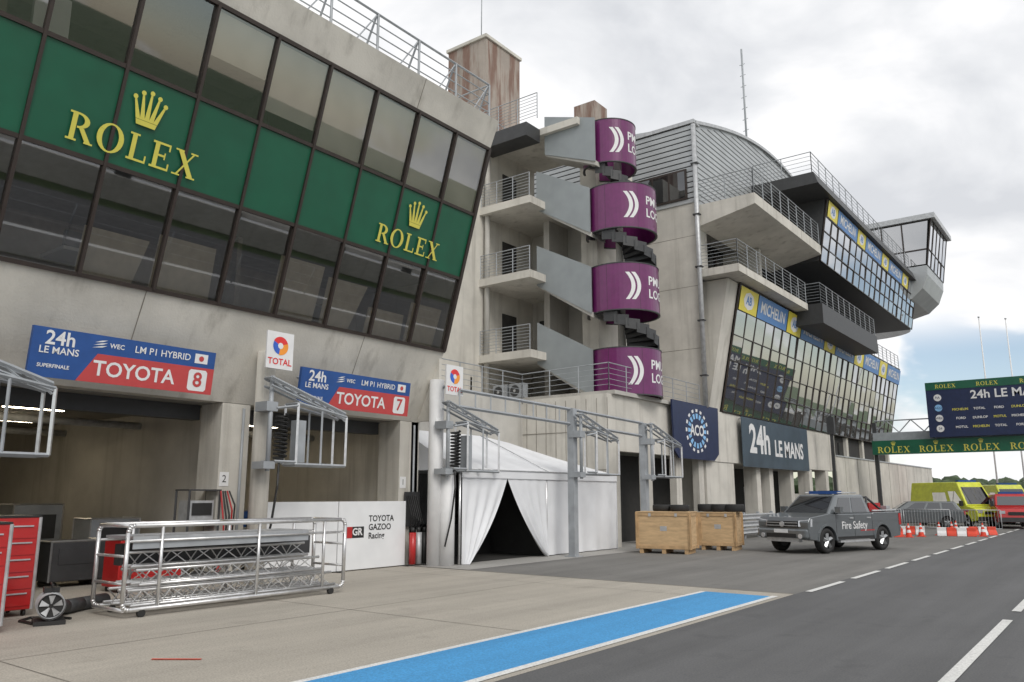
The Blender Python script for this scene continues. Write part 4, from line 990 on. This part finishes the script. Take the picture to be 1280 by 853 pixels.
# ------------------------------------------------------------ plastic barriers, cones
def pbar(x, y, rot, n=4):
    s = B('plastic_road_barrier', (x, y, 0), rot, True)
    for k in range(n):
        m = ORANGE if k % 2 else WHITE; x0 = (k - n / 2) * .4
        s.extx('block', m, [(-.2, 0), (.2, 0), (.17, .12), (.08, .22), (.07, .38), (-.07, .38), (-.08, .22), (-.17, .12)], x0 + .01, x0 + .39)
    s.bevel('block', .02); s.done()
pbar(-9.0, 39.2, math.radians(15), 4); pbar(-8.9, 42.3, math.radians(5), 5); pbar(-6.5, 41.8, math.radians(12), 4); pbar(-5.9, 43.6, math.radians(30), 4)
def cone(x, y):
    s = B('traffic_cone', (x, y, 0)); s.box('base', ORANGE, (x - .17, x + .17), (y - .17, y + .17), (.0, .03))
    z = [.03, .2, .32, .42, .5, .6]; r = [.13, .1, .075, .055, .04, .02]
    for k in range(5): s.tube('cone' if k % 2 == 0 else 'band', ORANGE if k % 2 == 0 else WHITE, (x, y, z[k]), (x, y, z[k + 1]), r[k], 14, r[k + 1], caps=False)
    s.done()
for x, y in ((-8.0, 39.4), (-7.7, 40.4), (-8.6, 40.6), (-5.5, 42.2), (-6.9, 43.2), (-7.3, 42.4), (-7.0, 45.0)): cone(x, y)
def cbar(x, y, rot):
    s = B('crowd_barrier', (x, y, 0), rot, True)
    for z in (.2, 1.1): s.tube('frame', GALV, (-1.1, 0, z), (1.1, 0, z), .02)
    for xx in (-1.1, 1.1): s.tube('frame', GALV, (xx, 0, .2), (xx, 0, 1.1), .02)
    for k in range(15): s.tube('bars', GALV, (-.98 + k * .14, 0, .2), (-.98 + k * .14, 0, 1.1), .008, 5)
    for xx in (-.8, .8): s.box('foot', GALV, (xx - .02, xx + .02), (-.3, .3), (0, .03)); s.tube('frame', GALV, (xx, 0, 0), (xx, 0, .2), .02)
    s.done()
for k in range(3): cbar(-10.8 + k * 2.25, 46.3 + .3 * (k % 2), math.radians(4 * (-1) ** k))
for k in range(3): cbar(-13, 44 + k * 2.3, math.radians(86))

# ------------------------------------------------------------ gantry
s = B('pit_lane_gantry', (0, 57, 0))
s.box('beam', GREEN, (-13.3, 8), (56.9, 57.3), (4.45, 5.35)); s.box('beam_frame', GALVP, (-13.3, 8), (57.3, 57.6), (4.6, 5.9))
x = -12.0
while x < 7:
    serif(s, 'flat_letters', GOLD, 'ROLEX', off_fn((x, 56.9, 4.75), (1, 0, 0), (0, 0, 1), .006), .4); crown(s, 'flat_crown', GOLD, off_fn((x, 56.9, 5.02), (1, 0, 0), (0, 0, 1), .006), .26, .26); x += 2.5
for x in (-13.2, 7.8): s.box('mast', CHAR, (x - .12, x + .12), (57.35, 57.59), (0, 6.6))
for k in range(14): s.bar('lattice', GALVP, (-13.2 + k * 1.5, 57.5, 5.9), (-12.45 + k * 1.5, 57.5, 6.7), .05); s.bar('lattice', GALVP, (-12.45 + k * 1.5, 57.5, 6.7), (-11.7 + k * 1.5, 57.5, 5.9), .05)
s.bar('lattice', GALVP, (-13.2, 57.5, 6.7), (8, 57.5, 6.7), .06)
s.done()
s = B('loudspeaker_mast', (-13.5, 48.5, 0)); s.box('mast', CHAR, (-13.58, -13.42), (48.42, 48.58), (0, 6.4)); s.box('speaker', CHAR, (-13.7, -13.3), (48.35, 48.65), (5.3, 6.3)); s.box('speaker', BLACK, (-13.2, -13.1), (48.35, 48.65), (4.1, 4.8)); s.done()
s = B('event_sign_board', (-4, 56.7, 7))
s.box('panel', NAVY, (-9.75, 1.5), (56.6, 56.85), (5.42, 8.9)); s.box('header', GREEN, (-9.75, 1.5), (56.58, 56.6), (8.4, 8.9))
for k in range(5): serif(s, 'flat_letters', GOLD, 'ROLEX', off_fn((-8.6 + k * 2.3, 56.58, 8.62), (1, 0, 0), (0, 0, 1), .004), .24)
f = lambda x, z: plane_fn((x, 56.6, z), (1, 0, 0), (0, 0, 1), .01)
s.text('flat_txt', WHITE, '24h LE MANS', f(-5.2, 7.95), .72, bold=.02)
for k in range(4):
    s.tube('emblem', (WHITE, EMB, WHITE, WHITE)[k], (-9.1, 56.6, 7.9 - .65 * k), (-9.1, 56.585, 7.9 - .65 * k), .22, 16)
    s.text('flat_txt', NAVY, ('FIA', 'ACO', 'WEC', '24')[k], plane_fn((-9.1, 56.58, 7.9 - .65 * k), (1, 0, 0), (0, 0, 1), .01), .2)
for r in range(3):
    for c in range(9): s.text('flat_txt', WHITE if (r + c) % 3 else GOLD, ('MICHELIN', 'TOTAL', 'FORD', 'DUNLOP', 'MOTUL')[(r * 2 + c) % 5], f(-7.9 + c * 1.05, 7.1 - .55 * r), .2, bold=.02)
for x in (-9.5, 1.2): s.bar('strut', GALVP, (x, 57.2, 5.3), (x, 56.9, 8.8), .1)
s.done()
for x, y in ((-8.4, 75), (-6.7, 77), (-5.0, 120)):
    s = B('flagpole', (x, y, 0)); s.tube('pole', WHITE, (x, y, 0), (x, y, 16.3), .07, 10, .045); s.tube('cap', GALV, (x, y, 16.3), (x, y, 16.4), .08); s.tube('base', GALV, (x, y, 0), (x, y, .3), .14); s.done()

# ------------------------------------------------------------ distance
s = B('distant_trees', (-20, 260, 0)); LEAF = mat('leaves', (.05, .075, .035), .8, var=.35, scale=.6)
bmv, i_ = s.bm('crowns', LEAF)
for k in range(160):
    x = random.uniform(-110, 20); y = random.uniform(250, 300); h = random.uniform(4, 7)
    for q in range(3):
        c = Vector((x + random.uniform(-2, 2), y + random.uniform(-2, 2), h * random.uniform(.35, .8)))
        r = bmesh.ops.create_icosphere(bmv, subdivisions=2, radius=random.uniform(1.8, 3.2), matrix=Matrix.Translation(c))
        for v in r['verts']: v.co += Vector((random.uniform(-.5, .5), random.uniform(-.5, .5), random.uniform(-.5, .5)))
    s.tube('trunks', WOODD, (x, y, -.1), (x, y, h * .6), .2, 6)
s.done()
s = B('aerial_work_platform', (-6.3, 90, 0))
s.box('chassis', ORANGE, (-7.4, -5.2), (89.2, 90.8), (.5, 1.3)); s.box('turret', CHAR, (-6.8, -5.8), (89.4, 90.6), (1.3, 2.1))
for x in (-7.0, -5.6):
    for y in (89.2, 90.8): s.tube('wheels', RUBBER, (x, y - .15, .45), (x, y + .15, .45), .45, 16)
s.bar('boom', CHAR, (-6.2, 90, 2.0), (-7.4, 90, 4.3), .25); s.bar('boom', CHAR, (-7.4, 90, 4.3), (-5.9, 90, 5.2), .2); s.box('basket', CHAR, (-6.2, -5.4), (89.6, 90.4), (4.6, 5.5)); s.done()
s = B('paddock_building', (-8, 150, 0)); s.box('walls', CLAD, (-12, 20), (150, 165), (0, 4.6)); s.box('roof', CHAR, (-12.3, 20.3), (149.7, 165.3), (4.6, 5.0))
for k in range(10): s.box('window', GLASSD, (-11 + k * 3, -9 + k * 3), (149.95, 150), (1.6, 3.6))
s.done()
s = B('low_wall', (0, 100, 0)); s.box('wall', CONC, (-60, -15), (84.2, 84.5), (0, 2.0)); s.done()

# pit wall and open grandstand across the track (reflected in the glazing)
s = B('pit_wall', (5, 30, 0)); s.box('wall', WHITE, (4.6, 5.0), (-60, 200), (0, 1.1))
for k in range(60): s.tube('fence_post', GALVP, (4.8, -58 + k * 4, 1.1), (4.8, -58 + k * 4, 2.6), .04)
for z in (1.6, 2.1, 2.6): s.tube('fence_wire', GALV, (4.8, -60, z), (4.8, 180, z), .012, 5)
s.done()
s = B('grandstand', (30, 30, 0)); s.box('front_wall', CONC, (20, 20.3), (-60, 160), (0, 1.6))
for k in range(12): s.box('tier', CONC if k % 2 else WHITES, (20.3 + k * .9, 21.2 + k * .9), (-60, 160), (0, 1.6 + k * .36))
s.box('banner', SIGNRED, (31.2, 31.4), (-60, 160), (5.7, 7.1))
for k in range(14): s.text('flat_txt', WHITE, 'TOTAL', plane_fn((31.19, -50 + k * 14, 6.4), (0, -1, 0), (0, 0, 1), .01), 1.4, bold=.03)
for k in range(28): s.box('aisle', CHAR, (20.3, 20.5), (-58 + k * 8, -57 + k * 8), (1.6, 2.0))
s.done()

# ------------------------------------------------------------ camera
cam = bpy.data.cameras.new('camera'); cam.lens = 28.1; cam.sensor_width = 36; cam.clip_end = 4000; cam.clip_start = .05
co = bpy.data.objects.new('camera', cam); COL.objects.link(co); SC.camera = co
co.location = (0, 0, 1.8)
co.rotation_euler = (math.radians(90 + 10.95), 0, math.radians(37.27))
SC.view_settings.view_transform = 'Standard'; SC.view_settings.look = 'None'; SC.view_settings.exposure = 0
